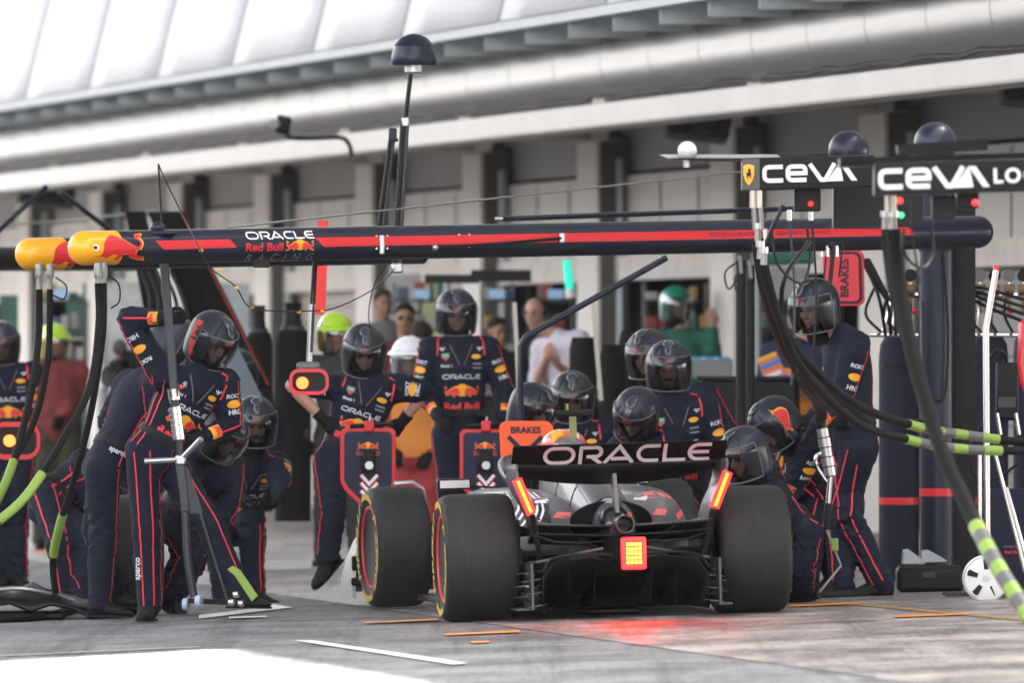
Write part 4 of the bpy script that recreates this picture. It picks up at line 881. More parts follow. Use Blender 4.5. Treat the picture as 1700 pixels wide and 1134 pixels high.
        # belt
        if not pants:
            c = PV+ax*.11*L; bb = MB(); rr = []
            for h in (-.022, .022):
                ring = []
                for j in range(26):
                    a = 2*PI*j/26; n1 = lt*math.cos(a)+ax.cross(lt)*math.sin(a); hh = sb.ray_cast(c+ax*h+n1*.5, -n1, .5); ring.append((hh[0] if hh[0] else c+ax*h+n1*.13)+n1*.006)
                rr.append(ring)
            bb.loft(rr, cap=False); bb.build('belt', mat('black_belt', (.012, .012, .013), .6), so_)
    info = dict(root=root, suit=so_, bvh=sb, HM=HM, SC=SC, PV=PV, wA=wA, wB=wB, eA=eA, eB=eB, helmet=locals().get('ho'), lt=lt, ax=ax, fw=fw, Y=Y, hA=hA, hB=hB, kA=kA, kB=kB, nA=nA, nB=nB); PEOPLE.append(info); return info
lime_vis = glassy('amber_visor', .5, (.9, .6, .3)); dark_vis = glassy('tinted_visor', .3, (.5, .5, .5))
# the crew
jack_man = person('crew member in navy suit, arm raised, gripping the tall steel jack pole', 63.1, (352, 566), (322, 632, -.02), (262, 752), fa=25, hy=42, hp=34, roll=0,
    aA=((214, 528, 0), (272, 528, -.12)), aB=((382, 705, 0), (344, 722, -.1)), lA=((244, 888, 1), (248, 1006, 0)), lB=((345, 868, 1), (398, 985, 0)), hands=('fist', 'fist'), ls=(20, -4), toe=((-.2, -1, 0), (.8, -.5, 0)), stripes={'lA': (-25, 25, 70), 'lB': (40,), 't': (-60, -40)}, skin=0)
person('bent crew member in navy suit seen from behind, wearing a black belt with white lettering', 64.2, (284, 572, .3), (238, 640, .1), (176, 772), fa=118, hy=110, hp=30, hips=88, lA=((172, 885, 0), (166, 1000, 0)), lB=((160, 885, 0), (190, 985, .3)), aA=((262, 720, 0), (300, 790, 0)), aB=((180, 700, 0), (215, 745, -.1)), logos=None, toe=((.9, -.4, 0), (.9, -.3, 0)), stripes={'lA': (60,), 'lB': (), 't': (30,), 't2': (60,), 'aB': (-10,)})
person('crouching crew member low behind the bent one, elbow and pouch to the left', 67.0, (175, 800, .3), (135, 795, .1), (80, 830), fa=60, hy=60, hp=50, lA=((100, 905, 1), (112, 985, 0)), lB=((135, 880, 1), (140, 985, -.2)), aA=((160, 850, 0), (190, 900, 0)), aB=((160, 850, 0), (190, 900, 0)), logos=None, stripes={'t': (-20, 20), 't2': (0,), 'lA': (-30, 30)})
person('crew member cut by the left edge, standing in navy suit behind the red ringed signal', 75.0, (2, 572), (10, 622), (14, 752), fa=5, hp=16, k=.95, aB=((40, 690, 1), (25, 745, 1)), lA=((0, 860, 1), (6, 955, 0)), lB=((28, 860, 1), (30, 955, 0)), skin=1)
person('bearded crew member crouching to the right of the jack, palms down', 67.7, (423, 704, -.25), (412, 768, -.1), (378, 872, .15), fa=18, hy=8, hp=16, aA=((378, 812, 1), (408, 834, 1)), aB=((466, 800, 1), (462, 826, 1)), lA=((360, 900, 1), (372, 990, 0)), lB=((418, 862, 1), (422, 985, 0)), hands=('relax', 'relax'), sleeve=.9, beard=True, skin=1, toe=((.4, -.9, 0), (.7, -.6, 0)), stripes={'lB': (35, 60), 'lA': (30,)})
person('kneeling crew member half hidden behind the jack man, helmet bowed', 65.2, (370, 722, -.2), (350, 775, .05), (300, 850, .2), fa=50, hy=45, hp=40, aA=((310, 830, 1), (335, 888, 1)), aB=((380, 840, 1), (345, 900, 1)), lA=((320, 930, 1), (290, 985, 0)), lB=((310, 925, 1), (280, 985, 0)), skin=1, sleeve=.5, logos=None)
person('crew member far behind, only a dark blurred helmet above the crouching one', 78.0, (398, 618), (392, 662), (390, 770), fa=0, hp=10, vox=.022, logos=None, stripes=False, k=.95)
leap = person('crew member with arms akimbo over the left shield board, toes pointing down', 67.5, (604, 584), (610, 645), (572, 765), fa=5, hy=6, hp=26, aA=((484, 640, 1), (532, 692, -1)), aB=((706, 650, 0), (672, 695, .05)), lA=((552, 850, 1), (543, 925, -.05)), lB=((640, 850, 1), (620, 900, .3)), sleeve=.3, hands=('fist', 'fist'), toe=((-.55, -.55, -.62), (.3, -.8, -.5), 1), skin=0, stripes={'lA': (-50,), 'lB': (30,)}, ls=(5, 0))
person('tall crew member standing upright in navy suit behind the middle shield board', 72.0, (757, 522), (762, 580), (764, 715), fa=8, hy=4, hp=12, aA=((700, 648, 0), (728, 690, -.25)), aB=((836, 648, 0), (836, 694, -.2)), lA=((748, 830, 0), (745, 935, 0)), lB=((782, 830, 0), (786, 935, 0)), skin=0, stripes={'lA': (-60,), 't': (-80,)})
person('crew member behind the car facing the viewer, visor down, broad chest prints', 66.0, (1110, 612), (1118, 680), (1122, 830, .1), fa=12, hy=0, hp=10, aA=((1070, 765, -.1), (1085, 820, -.2)), aB=((1195, 760, 0), (1180, 830, -.2)), lA=((1080, 900, 1), (1090, 990, 0)), lB=((1160, 900, 1), (1150, 990, 0)), skin=2, beard=True, sw=.2)
person('helmeted crew member standing just behind the broad chested one, looking left', 68.2, (1076, 592), (1122, 660), (1130, 800), fa=-10, hy=-28, hp=12, lA=((1110, 890, 0), (1100, 980, 0)), lB=((1150, 890, 0), (1150, 980, 0)), skin=1, logos=None)
person('crew member bowed beside the raised wing, helmet tilted left', 65.0, (1056, 690), (1075, 738, .1), (1110, 850, .2), fa=-20, hy=-30, hp=40, roll=-20, aA=((1030, 800, 0), (1010, 850, 0)), aB=((1110, 800, 0), (1080, 850, 0)), lA=((1080, 920, 0), (1090, 985, 0)), lB=((1110, 920, 0), (1110, 985, 0)), skin=0, logos='chest')
person('crew member facing the viewer over the car roll hoop camera', 68.0, (950, 662), (955, 722), (960, 850), fa=0, hp=20, aA=((895, 800, 1), (930, 850, 1)), aB=((1015, 800, 1), (985, 850, 1)), lA=((935, 900, 0), (930, 975, 0)), lB=((985, 900, 0), (985, 975, 0)), skin=1)
person('crew member behind the orange sign, helmet turned right', 67.2, (884, 682), (880, 742), (880, 860), fa=20, hy=50, hp=20, lA=((865, 910, 0), (865, 975, 0)), lB=((900, 910, 0), (900, 975, 0)), logos=None, skin=0)
person('crew member crouched at the right rear tyre, dark helmet lit red by the light strip', 62.9, (1236, 757), (1262, 815, .15), (1320, 880, .3), fa=-70, hy=-48, hp=22, aA=((1240, 870, 1), (1215, 900, 0)), aB=((1250, 870, -1), (1220, 900, 0)), lA=((1300, 940, 0), (1300, 985, .1)), lB=((1330, 940, 0), (1330, 985, .2)), skin=1, logos=None)
bent = person('crew member bent double beside the right tyre, bull emblem on the helmet side', 65.1, (1288, 706), (1325, 735, .1), (1372, 812, .2), fa=-60, hy=-68, hp=38, aA=((1330, 800, 1), (1300, 830, 1)), aB=((1320, 800, -1), (1290, 840, -1)), lA=((1345, 885, 1), (1338, 972, 0)), lB=((1375, 885, 0), (1385, 960, .2)), skin=0, logos='sleeves', toe=((-.6, -.8, 0), (-.6, -.7, 0)), stripes={'lA': (-55, -5, 35), 'lB': (), 't': (-10,)})
right = person('crew member standing in profile beside the navy pillar, holding a wheel gun hose', 64.5, (1352, 512), (1404, 575), (1418, 738), fa=-72, hy=-38, hp=14, aA=((1402, 668, 1), (1352, 690, 0)), aB=((1396, 668, -1), (1356, 705, -.1)), lA=((1408, 862, 1), (1462, 966, 0)), lB=((1392, 862, -1), (1398, 970, -.15)), skin=0, logos='sleeves', toe=((-.95, -.3, 0), (-.95, -.3, 0)), stripes={'lA': (-40, 10), 'lB': (-40,), 't': (20,), 'aA': (40,)}, hands=('fist', 'fist'), sw=.17, k=1.05)
# marshals and people in the garages
M_mred = mat('marshal_red_cloth', (.33, .03, .035), .8, bump=.4, bs=30); M_bib = mat('orange_bib', (.60, .20, .03), .75, bump=.3, bs=30)
mw = person('marshal with white open helmet, orange bib and red trousers behind the shield boards', 75.0, (680, 598), (685, 650), (688, 750), fa=0, hy=0, hp=8, helmet=(('white', (.75, .76, .78)), dark_vis), suit=M_mred, pants=M_mred, logos=None, stripes=False, aA=((640, 700, 0), (650, 740, -.1)), aB=((735, 705, 0), (715, 745, -.1)), lA=((670, 850, 0), (668, 920, 0)), lB=((708, 850, 0), (710, 920, 0)), skin=0, vox=.02)
fm1 = person('fire marshal in lime yellow helmet with amber visor behind the red signal', 79.0, (556, 556), (562, 608), (565, 720), fa=0, hy=10, hp=10, helmet=(('lime', (.45, .75, .02)), lime_vis), suit=mat('fire_suit', (.05, .05, .055), .8, bump=.3, bs=25), logos=None, stripes=False, vox=.02, skin=1)
fm2 = person('fire marshal in lime yellow helmet and red jacket in the far left garage mouth', 90.0, (90, 570), (95, 615), (92, 715), fa=15, hy=30, hp=5, helmet=(('lime', (.45, .75, .02)), lime_vis), suit=mat('fire_jacket_red', (.20, .035, .035), .8, var=.5, vs_=9), pants=mat('olive_trousers', (.055, .06, .035), .8, var=.4, vs_=8), logos=None, stripes=False, vox=.024, skin=1, aB=((125, 650, 0), (105, 690, -.2)))
person('man with dark sunglasses and short dark hair standing behind the white helmet', 86.0, (672, 530), (675, 585), (678, 700), fa=0, hy=0, hp=0, helmet=None, hair='full', glasses=True, suit=mat('maroon_shirt', (.12, .02, .025), .8), pants=M_black, logos=None, stripes=False, vox=.024, skin=1, handm=SKIN[1])
person('dark haired person looking down right of the man in sunglasses', 84.0, (698, 562), (705, 612), (705, 720), fa=20, hy=30, hp=45, helmet=None, hair='full', suit=mat('black_shirt', (.02, .02, .022), .8), pants=M_black, logos=None, stripes=False, vox=.024, skin=1, handm=SKIN[1])
person('grey shadowy figure against the pale column left of the sunglasses man', 93.0, (636, 505), (640, 552), (640, 650), fa=0, hy=20, hp=0, helmet=None, hair='full', suit=mat('grey_shirt', (.12, .12, .12), .8), pants=M_black, logos=None, stripes=False, vox=.026, skin=1, handm=SKIN[1])
person('dark haired person in a dim garage right of the tall crew member', 90.0, (826, 552), (830, 602), (832, 710), fa=30, hy=30, hp=5, helmet=None, hair='full', suit=MC['black_shirt'], pants=M_black, logos=None, stripes=False, vox=.024, skin=1, handm=SKIN[1])
bald = person('balding man in white polo shirt leaning with folded arms and a headset', 87.0, (888, 520), (930, 572), (955, 680), fa=-35, hy=-25, hp=5, helmet=None, hair='rim', suit=mat('white_polo', (.62, .58, .66), .75, bump=.3, bs=20), pants=M_black, logos=None, stripes=False, vox=.02, skin=0, handm=SKIN[0], aA=((890, 640, 1), (905, 598, -.2)), aB=((965, 640, 0), (925, 605, -.3)), sleeve=.2, hands=('relax', 'relax'))
M_green = mat('teal_suit', (.01, .12, .085), .7, bump=.3, bs=25)
gm = person('person in teal suit and shiny teal helmet inside the garage, arm out', 88.0, (1122, 508), (1128, 565), (1132, 680), fa=0, hy=20, hp=5, helmet=(('teal', (.0, .24, .16)), dark_vis), suit=M_green, logos=None, stripes=False, vox=.02, skin=0, handm=SKIN[0], aA=((1090, 630, 0), (1110, 660, -.2)), aB=((1185, 600, 0), (1182, 545, -.1)), sleeve=.95)
clip = person('person in navy shirt and orange bib holding a bright clipboard behind the chains', 78.0, (1346, 522), (1324, 588), (1322, 705), fa=-15, hy=-20, hp=10, helmet=None, hair='full', suit=mat('navy_shirt', (.02, .03, .06), .8), pants=M_black, logos=None, stripes=False, vox=.02, skin=0, handm=SKIN[0], aA=((1262, 668, 0), (1310, 650, -.2)), aB=((1362, 660, 0), (1320, 648, -.3)), sleeve=.3)
camm = person('camera operator in black holding a shoulder camera with fluffy microphone', 88.0, (232, 582), (222, 628), (212, 730), fa=10, hy=-30, hp=5, helmet=None, hair='full', suit=MC['black_shirt'], pants=M_black, logos=None, stripes=False, vox=.024, skin=0, handm=SKIN[0], aA=((195, 655, 1), (200, 610, -.3)), aB=((248, 650, 0), (225, 615, -.2)))
# extras worn: bibs, belt letters, helmet side marks, lanyard cords
def cover(info, name, m, z0, z1, wd=.17, half=True):
    sb = info['bvh']; c0 = info['PV']; ax = info['ax']; L = (info['SC']-info['PV']).length; rr = []
    for q in range(9):
        c = c0+ax*L*(z0+(z1-z0)*q/8); ring = []
        for j in range(24):
            a = 2*PI*j/24; n1 = info['lt']*math.cos(a)+ax.cross(info['lt'])*math.sin(a); n1.normalize(); hh = sb.ray_cast(c+n1*wd, -n1, .4); ring.append((hh[0] if hh[0] else c+n1*.12)+n1*.012)
        rr.append(ring)
    b = MB(); b.loft(rr, cap=False); o = b.build(name, m, info['root']); return o
cover(mw, 'bib', M_bib, -.22, .88, .2); cover(clip, 'bib', M_bib, .0, .8, .2)
j = jack_man; HM = j['HM']; hb = BVHTree.FromPolygons([HM @ (v.co*1.05) for v in H_o.data.vertices], [tuple(p.vertices) for p in H_o.data.polygons])
r3 = HM.to_3x3(); side = (r3 @ V((1, 0, 0))).normalized(); side = side if side.y < 0 else -side; hfv = (r3 @ V((0, 1, 0))).normalized(); huv = (r3 @ V((0, 0, 1))).normalized()
dn = (-huv*.96+hfv*.28).normalized(); dx_ = dn
decal('helmet_side_lettering', T('Red Bull', .05), HM @ V((0, -.015, .015))+side*.12, dn, dn.cross(side)*-1 if (dn.cross(dn.cross(side)*-1)).dot(side) > 0 else dn.cross(side), .21, M_stripe, j['helmet'], hb, step=.012, lift=.1)
j = bent; HM = j['HM']; hb = BVHTree.FromPolygons([HM @ (v.co*1.05) for v in H_o.data.vertices], [tuple(p.vertices) for p in H_o.data.polygons])
r3 = HM.to_3x3(); side = (r3 @ V((1, 0, 0))).normalized(); side = side if side.y < 0 else -side; hfv = (r3 @ V((0, 1, 0))).normalized(); huv = (r3 @ V((0, 0, 1))).normalized()
ux_ = -huv; uy_ = hfv if ux_.cross(hfv).dot(side) > 0 else -hfv
q = [(x-.5, y-.25) for x, y in BULL]
decal('helmet_bull_outline', shape([(x*1.1, y*1.15) for x, y in q]), HM @ V((0, -.02, .03))+side*.12, ux_, uy_, .19, M_pyel, j['helmet'], hb, step=.012, lift=.1)
decal('helmet_bull', shape(q), HM @ V((0, -.02, .03))+side*.12, ux_, uy_, .18, M_stripe, j['helmet'], hb, step=.012, lift=.1, off=.006)
b_ = PEOPLE[1]; decal('belt_lettering', T('sparco', .03), P(196, 752, b_['Y']-.14), V((.9, 0, -.42)), V((.42, 0, .9)), .115, M_pwht, b_['suit'], b_['bvh'], off=.012)
for inf, pts in ((jack_man, [(228, 925), (228, 965)]), (bent, [(1330, 905), (1328, 925)])):
    decal('leg_lettering', T('sparco', .03), P(pts[0][0]+2, (pts[0][1]+pts[1][1])/2, inf['nA'].y-.08), V((0, 0, 1)), V((-1, 0, 0)), .13, M_pwht, inf['suit'], inf['bvh'], lift=.3)
# ---------------- pit equipment ----------------
M_beamn = mat('gantry_navy', (.010, .014, .030), .38, coat=.25, bump=.02, bs=6)
M_blk = mat('satin_black', (.007, .007, .008), .45)
M_hose = mat('black_hose', (.0045, .0045, .005), .75, bump=.2, bs=60)
M_fit = mat('fitting_grey', (.22, .21, .20), .35, .8)
M_lime = mat('lime_sleeve', (.21, .33, .05), .5, bump=.2, bs=40)
M_steel = mat('brushed_steel', (.45, .44, .43), .3, .9)
M_dsteel = mat('dark_steel', (.045, .048, .052), .4, .6)
M_red2 = mat('signal_red', (.62, .012, .02), .4)
M_og = mat('orange_board', (.90, .10, .01), .5)
M_cap = mat('cap_yellow', (.88, .40, .005), .35, coat=.3)
def pm(pts, Y): return [P(a, b, Y) for a, b in pts]
def board(name, pts, Y, th, m, parent, bevel=0, smooth=False): return MB().prism(pm(pts, Y), (0, th, 0)).build(name, m, parent, smooth=smooth, bevel=bevel)
def tubeo(name, pts, r, m, parent=None, n=8, k=6, sm=True): return MB().tube(spline(pts, k) if sm and len(pts) > 2 else pts, r, n).build(name, m, parent)
def S(Y): return Y/F
XR, ZU = V((1, 0, 0)), V((0, 0, 1))
# main overhead boom with yellow cap
A_, B_ = P(141, 412, 61.6), P(1622, 385, 65.2); ra, rb = 28.5*S(61.6), 27.2*S(65.2)
g = thing('overhead_boom', 'long navy boom with red stripe and yellow cap, nearest of the boxes', 'boom', (P(1555, 600, 65.2).x, 65.2, .1))
g['label'] = 'long navy overhead boom with red stripe and front yellow rounded cap'
d = (B_-A_).normalized(); u = d.cross(V((0, 1, 0))).normalized(); u = u if u.z > 0 else -u
def cap_(c, ax, r, nm, m, p): return MB().lathe([(r*math.cos(t*PI/2/10), r*math.sin(t*PI/2/10)) for t in range(11)], c, ax, 40).build(nm, m, p)
yc = A_.lerp(B_, .031)
bmain = MB().tube([yc, B_], [ra, rb], 48).build('beam', M_beamn, g); bb = MB().tube([A_, yc], [ra+.001, ra+.001], 48).build('yellow_sleeve', M_cap, g); cap_(A_, -d, ra+.001, 'yellow_cap', M_cap, g); cap_(B_, d, rb, 'end_cap', M_beamn, g)
bvb = BVHTree.FromPolygons([v.co for v in bmain.data.vertices]+[v.co for v in bb.data.vertices], [tuple(p.vertices) for p in bmain.data.polygons]+[tuple(i+len(bmain.data.vertices) for i in p.vertices) for p in bb.data.polygons])
CAM = V((0, 0, H))
def hit(px, py, bv=None):
    r_ = (P(px, py, 60)-CAM).normalized(); h_ = (bv or bvb).ray_cast(CAM, r_, 200); return h_[0] if h_[0] else P(px, py, 62)
def onb(px, py): return hit(px, py)-V((0, .3, 0))
def mpp(o_, dv): q_ = o_+dv*.1; return .1/abs((q_.x/q_.y-o_.x/o_.y)*F)
def bd(nm, sh, px, py, wpx, m, off=.003, hpx=None, par=None):
    o_ = hit(px, py); k_ = mpp(o_, d); vs_ = [(x, y*(S(o_.y)/k_)) for x, y in sh[0]]
    return decal(nm, (vs_, sh[1], sh[2]), o_, d, u, wpx*k_, m, par or bmain, bvb, off=off, lift=.15, step=.02)
for x0, x1, a0, a1, sl in ((258, 393, 400.5, 415, 1), (533, 1517, 396, 411, 1)):
    k = 24; pts = []; 
    for i in range(k):
        xa, xb = x0+(x1-x0)*i/k, x0+(x1-x0)*(i+1)/k; dy = -(xa-141)*27/1481; 
        c0_ = 407 if x0 > 500 else 409; pa = [xa+(7 if i == 0 else 0), xa]; 
    yl = lambda x: 412-(x-141)*27/1481-3
    L_ = [(x0, yl(x0)-7.5), (x1-(11 if x0 < 500 else 0), yl(x1)-7.5), (x1+(0 if x0 < 500 else 11), yl(x1)+6.5), (x0+14, yl(x0)+7.5)]
    mx_ = (x0+x1)/2; my_ = yl(mx_); wd_ = x1-x0; 
    q = [((x-mx_)/wd_, -(y-my_-(-(x-mx_)*27/1481))/wd_) for x, y in L_]
    vs_, fs_ = poly2(q); vs_, fs_ = grid_cut(vs_, fs_, .03)
    bd('red_stripe', (vs_, fs_, 1), mx_, my_, wd_, M_red2)
bd('beam_lettering', ORACLE, 464, 390, 113, M_wht); bd('beam_lettering', T('Red Bull', .03), 439, 410, 62, M_red2); bd('beam_lettering', T('RACING', 0, 0, 2.2), 464, 427, 110, M_greyp)
o_ = hit(498, 408); bulls(o_, d, u, 46*mpp(o_, d), bmain, bvb, lift=.1)
for px_, s_ in ((1222, 'REDBULLRACING'), (1333, '@REDBULLRACING')): bd('beam_small_lettering', T(s_, 0, 0, 1.15), px_, yl(px_)-.5, 88, M_beamn, off=.005)
bull_c = [(x-.5, y-.25) for x, y in BULL]
for nm, k_, m_, o_ in (('bull_outline', 1.09, M_cap, .002), ('bull_emblem', 1.0, M_red2, .005)):
    bd(nm, shape([(x*k_, y*(k_+.14)) for x, y in bull_c]), 202, 411, 78, m_, off=o_)
MB().lathe([(0, 0), (5.5*S(61.5), 0), (5.5*S(61.5), .01), (0, .01)], hit(159, 411)+V((0, -.006, 0)), (0, 1, 0), 20).build('camera_ring', M_steel, g)
MB().lathe([(0, 0), (3*S(61.5), 0), (3*S(61.5), .01), (0, .01)], hit(159, 411)+V((0, -.010, 0)), (0, 1, 0), 16).build('camera_lens', M_blk, g)
MB().ell(P(262, 378, 61.9), (.043, .043, .035), n=20).build('small_dome', M_beamn, g)
MB().box(P(258, 386, 61.85), (.24, .12, .012)).build('dome_plate', M_beamn, g)
MB().box(P(434, 440, 62.2), (.09, .06, .03)).build('under_lamp', M_blk, g, bevel=.005)
for px_ in (634, 1270): MB().box(onb(px_, yl(px_)+6)+V((0, .295, 0)), (.03, .02, .11)).build('bracket', M_steel, g, bevel=.006)
for px_ in (625, 643, 762, 779):
    for dy in (-8, 12): MB().lathe([(0, 0), (.007, 0), (.007, .006), (0, .006)], onb(px_, yl(px_)+dy)+V((0, .297, 0)), (0, 1, 0), 8).build('rivet', M_steel, g)
tubeo('pressure_arm', [onb(722, 411)+V((0, .28, 0)), onb(830, 404)+V((0, .28, 0)), onb(935, 395)+V((0, .28, 0))], .009, M_blk, g); MB().ell(onb(722, 411)+V((0, .28, 0)), .02, n=12, k=8).build('joint', M_steel, g); MB().box(onb(933, 395)+V((0, .285, 0)), (.035, .03, .06)).build('joint', M_steel, g, bevel=.008)
# navy pillar carrying it
p = thing('boom_pillar', 'broad round navy pillar with red band at the right end of the boom', 'pillar', G(1556, 985))
Yp = 66.4; MB().tube([P(1556, 318, Yp), V((P(1556, 600, Yp).x, Yp, gz(2.6)))], 29*S(Yp), 40).build('shaft', M_beamn, p)
MB().tube([P(1556, 811, Yp), P(1556, 824, Yp)], 29.6*S(Yp), 40).build('red_band', M_red2, p); MB().tube([P(1556, 400, Yp), P(1556, 418, Yp)], 31*S(Yp), 32).build('collar', M_blk, p)
MB().box(P(1600, 640, Yp+.15), (.14, .1, 2.3)).build('cable_duct', M_blk, p); MB().box(P(1620, 330, 60), (.001, .001, .001))
tubeo('coiled_cable', [P(1566, 420, Yp-.12), P(1574, 560, Yp-.13), P(1568, 655, Yp-.14), P(1550, 662, Yp-.14), P(1536, 640, Yp-.12), P(1532, 500, Yp-.1)], .007, M_blk, p)
# second boom with yellow cap behind it
g2 = thing('overhead_boom', 'second navy boom behind, its yellow cap the leftmost one', 'boom', P(300, 900, 66.5))
A2, B2 = P(52, 422, 65.4), P(700, 412, 67.0); r2 = 27*S(65.4); d2 = (B2-A2).normalized(); y2 = A2+d2*.21
b2 = MB().tube([y2, B2], r2, 40).build('beam', M_beamn, g2); b3 = MB().tube([A2, y2], r2+.001, 40).build('yellow_sleeve', M_cap, g2); cap_(A2, -d2, r2+.001, 'yellow_cap', M_cap, g2)
bv2 = BVHTree.FromPolygons([v.co for v in b2.data.vertices]+[v.co for v in b3.data.vertices], [tuple(q.vertices) for q in b2.data.polygons]+[tuple(i+len(b2.data.vertices) for i in q.vertices) for q in b3.data.polygons])
for nm, k_, m_, o_ in (('bull_outline', 1.09, M_cap, .002), ('bull_emblem', 1.0, M_red2, .005)): decal(nm, shape([(x*k_, y*(k_+.14)) for x, y in bull_c]), P(118, 422, 65.1), XR, ZU, 80*S(65.3), m_, b2, bv2, off=o_, lift=.35)
# far dark boom on the left with diagonal braces
g3 = thing('overhead_boom', 'plain black boom of a far box at the left edge', 'boom', P(0, 800, 78)); MB().tube([P(-60, 430, 78), P(240, 430, 80)], 20*S(79), 24).build('beam', M_blk, g3)
for a_, b_ in (((-20, 400), (76, 310)), ((100, 318), (190, 388))): MB().tube([P(*a_, 79), P(*b_, 79.6)], 4.5*S(79), 10).build('brace', M_beamn, g3)
# masts and dome aerial
def dome(px, py, rpx, Y, label, m, flat=1.0, dish=False):
    t = thing('dome_aerial', label, 'aerial', P(px, py, Y)); r = rpx*S(Y)
    if dish: MB().lathe([(0, .0), (r*.92, 0), (r, .02), (r*.97, r*.45), (r*.86, r*.85), (r*.9, r*.86), (r*.6, r*1.2), (r*.25, r*1.36), (0, r*1.4)], P(px, py, Y), (0, 0, 1), 32).build('dome_shell', m, t)
    else: MB().ell(P(px, py, Y), r, n=32, k=18).build('dome_shell', m, t)
    MB().lathe([(0, 0), (r*.4, 0), (r*.4, -.04), (0, -.04)], P(px, py, Y)-V((0, 0, 0 if dish else r*.93)), (0, 0, 1), 20).build('base', M_steel, t); return t
t = dome(687, 108, 38, 66, 'navy dome aerial on top of the tallest mast', M_beamn, dish=True)
for q in (-1, 1): tubeo('loop_cable', [P(687+q*4, 110, 66), P(687+q*14, 114, 66), P(687+q*10, 124, 66), P(687, 122, 66)], .004, M_steel, t)
t = thing('mast', 'tall slender twin railed black mast carrying the navy dome', 'mast', P(658, 375, 66)); MB().tube([P(655, 446, 66), P(670, 200, 66)], .020, 10).build('lower_tube', M_blk, t); MB().tube([P(662, 446, 66), P(676, 200, 66)], .014, 10).build('rail', M_dsteel, t); MB().tube([P(672, 205, 66), P(682, 122, 66)], .014, 10).build('upper_tube', M_blk, t); MB().box(P(673, 202, 66), (.045, .05, .06)).build('clamp', M_steel, t, bevel=.008); MB().box(P(659, 445, 65.8), (.07, .06, .06)).build('foot_clamp', M_steel, t, bevel=.01)
t = thing('mast', 'shorter twin railed black mast left of the dome mast', 'mast', P(632, 375, 66.3)); MB().tube([P(628, 390, 66.3), P(649, 232, 66.3)], .017, 10).build('tube', M_blk, t); MB().tube([P(634, 390, 66.3), P(653, 232, 66.3)], .012, 10).build('rail', M_dsteel, t); MB().box(P(652, 224, 66.3), (.05, .05, .085)).build('camera_head', M_beamn, t, bevel=.01); MB().cyl(P(655, 232, 66.3), P(661, 232, 66.3), .01, n=8).build('knob', M_blk, t)
# struts
for lab, pts, m_, r_ in (('long navy strut bent down beside the balding man', [(1106, 428, 67), (872, 560, 66.6), (864, 575, 66.6), (864, 720, 66.6)], M_beamn, .020), ('thin navy pole lying above the boom towards the right', [(835, 363, 66.8), (1320, 346, 69)], M_beamn, .017)):
    t = thing('strut', lab, 'strut', P(*pts[0])); MB().tube([P(*q) for q in pts], r_, 12).build('tube', m_, t); MB().cyl(P(*pts[0])-V((.05, 0, .0)), P(*pts[0]), .013, n=10).build('end_fitting', M_steel, t)
def wire(label, pts, r, m, k=8, name='cable'): o = tubeo(name, [P(*q) for q in pts], r, m, None, 6, k); tag(o, label, 'cable'); return o
wire('taut pale steel wire running above the navy boom', [(395, 376, 62.5), (420, 373, 62.6), (860, 325, 67), (1230, 285, 71)], .006, M_steel, 2, 'steel_wire')
wire('thin whip cable looping from the jack pole to the boom with yellow beads', [(263, 272, 62.5), (275, 300, 62.4), (310, 370, 62), (330, 410, 61.2), (350, 445, 61.2), (390, 475, 61.4), (412, 508, 61.6), (450, 516, 62), (520, 516, 62.6), (560, 510, 63), (620, 480, 64), (656, 446, 65)], .004, M_blk)
for i, (a_, b_, Y_) in enumerate([(334, 416, 61.2), (364, 449, 61.3), (393, 478, 61.4), (418, 511, 61.7), (496, 518, 62.4), (535, 517, 62.7)]):
    t = MB().ell(P(a_, b_, Y_), (.014, .008, .009), n=10, k=6).build('cable_bead', M_yel); tag(t, 'small yellow bead on the thin whip cable', 'bead', 'beads on the whip cable')
wire('long thin wire crossing the far left bay', [(-10, 375, 85), (120, 365, 86), (260, 350, 88)], .008, M_steel, 4, 'steel_wire')
# red ringed light signals
def signal(px, py, wpx, hpx, Y, label, glow, housing, twin=True):
    s = S(Y); t = thing('light_signal', label, 'signal', P(px, py, Y)); rr = lambda w_, h_, r_, y: [P(px, py, Y)+V((x*s, y, z*s)) for x, z in [(w_/2-r_+r_*math.cos(R(a)), h_/2-r_+r_*math.sin(R(a))) for a in range(0, 91, 15)]+[(-w_/2+r_+r_*math.cos(R(a)), h_/2-r_+r_*math.sin(R(a))) for a in range(90, 181, 15)]+[(-w_/2+r_+r_*math.cos(R(a)), -h_/2+r_+r_*math.sin(R(a))) for a in range(180, 271, 15)]+[(w_/2-r_+r_*math.cos(R(a)), -h_/2+r_+r_*math.sin(R(a))) for a in range(270, 361, 15)]]
    q = hpx*.38; MB().loft([rr(wpx, hpx, q, 0), rr(wpx*.97, hpx*.97, q, .12), rr(wpx*.8, hpx*.8, q*.8, .17)]).build('housing', housing, t)
    MB().loft([rr(wpx*.98, hpx*.98, q, -.001), rr(wpx*.98, hpx*.98, q, -.022), rr(wpx*.84, hpx*.72, q*.7, -.022), rr(wpx*.84, hpx*.72, q*.7, -.004)], cap=False).build('red_rim', M_red2, t)
    MB().loft([rr(wpx*.85, hpx*.73, q*.7, -.006), rr(wpx*.85, hpx*.73, q*.7, -.002)]).build('lamp_panel', M_blk, t)
    return t, rr
led2 = mat('amber_red_led', (1, .30, .02), .4, emit=1.1)
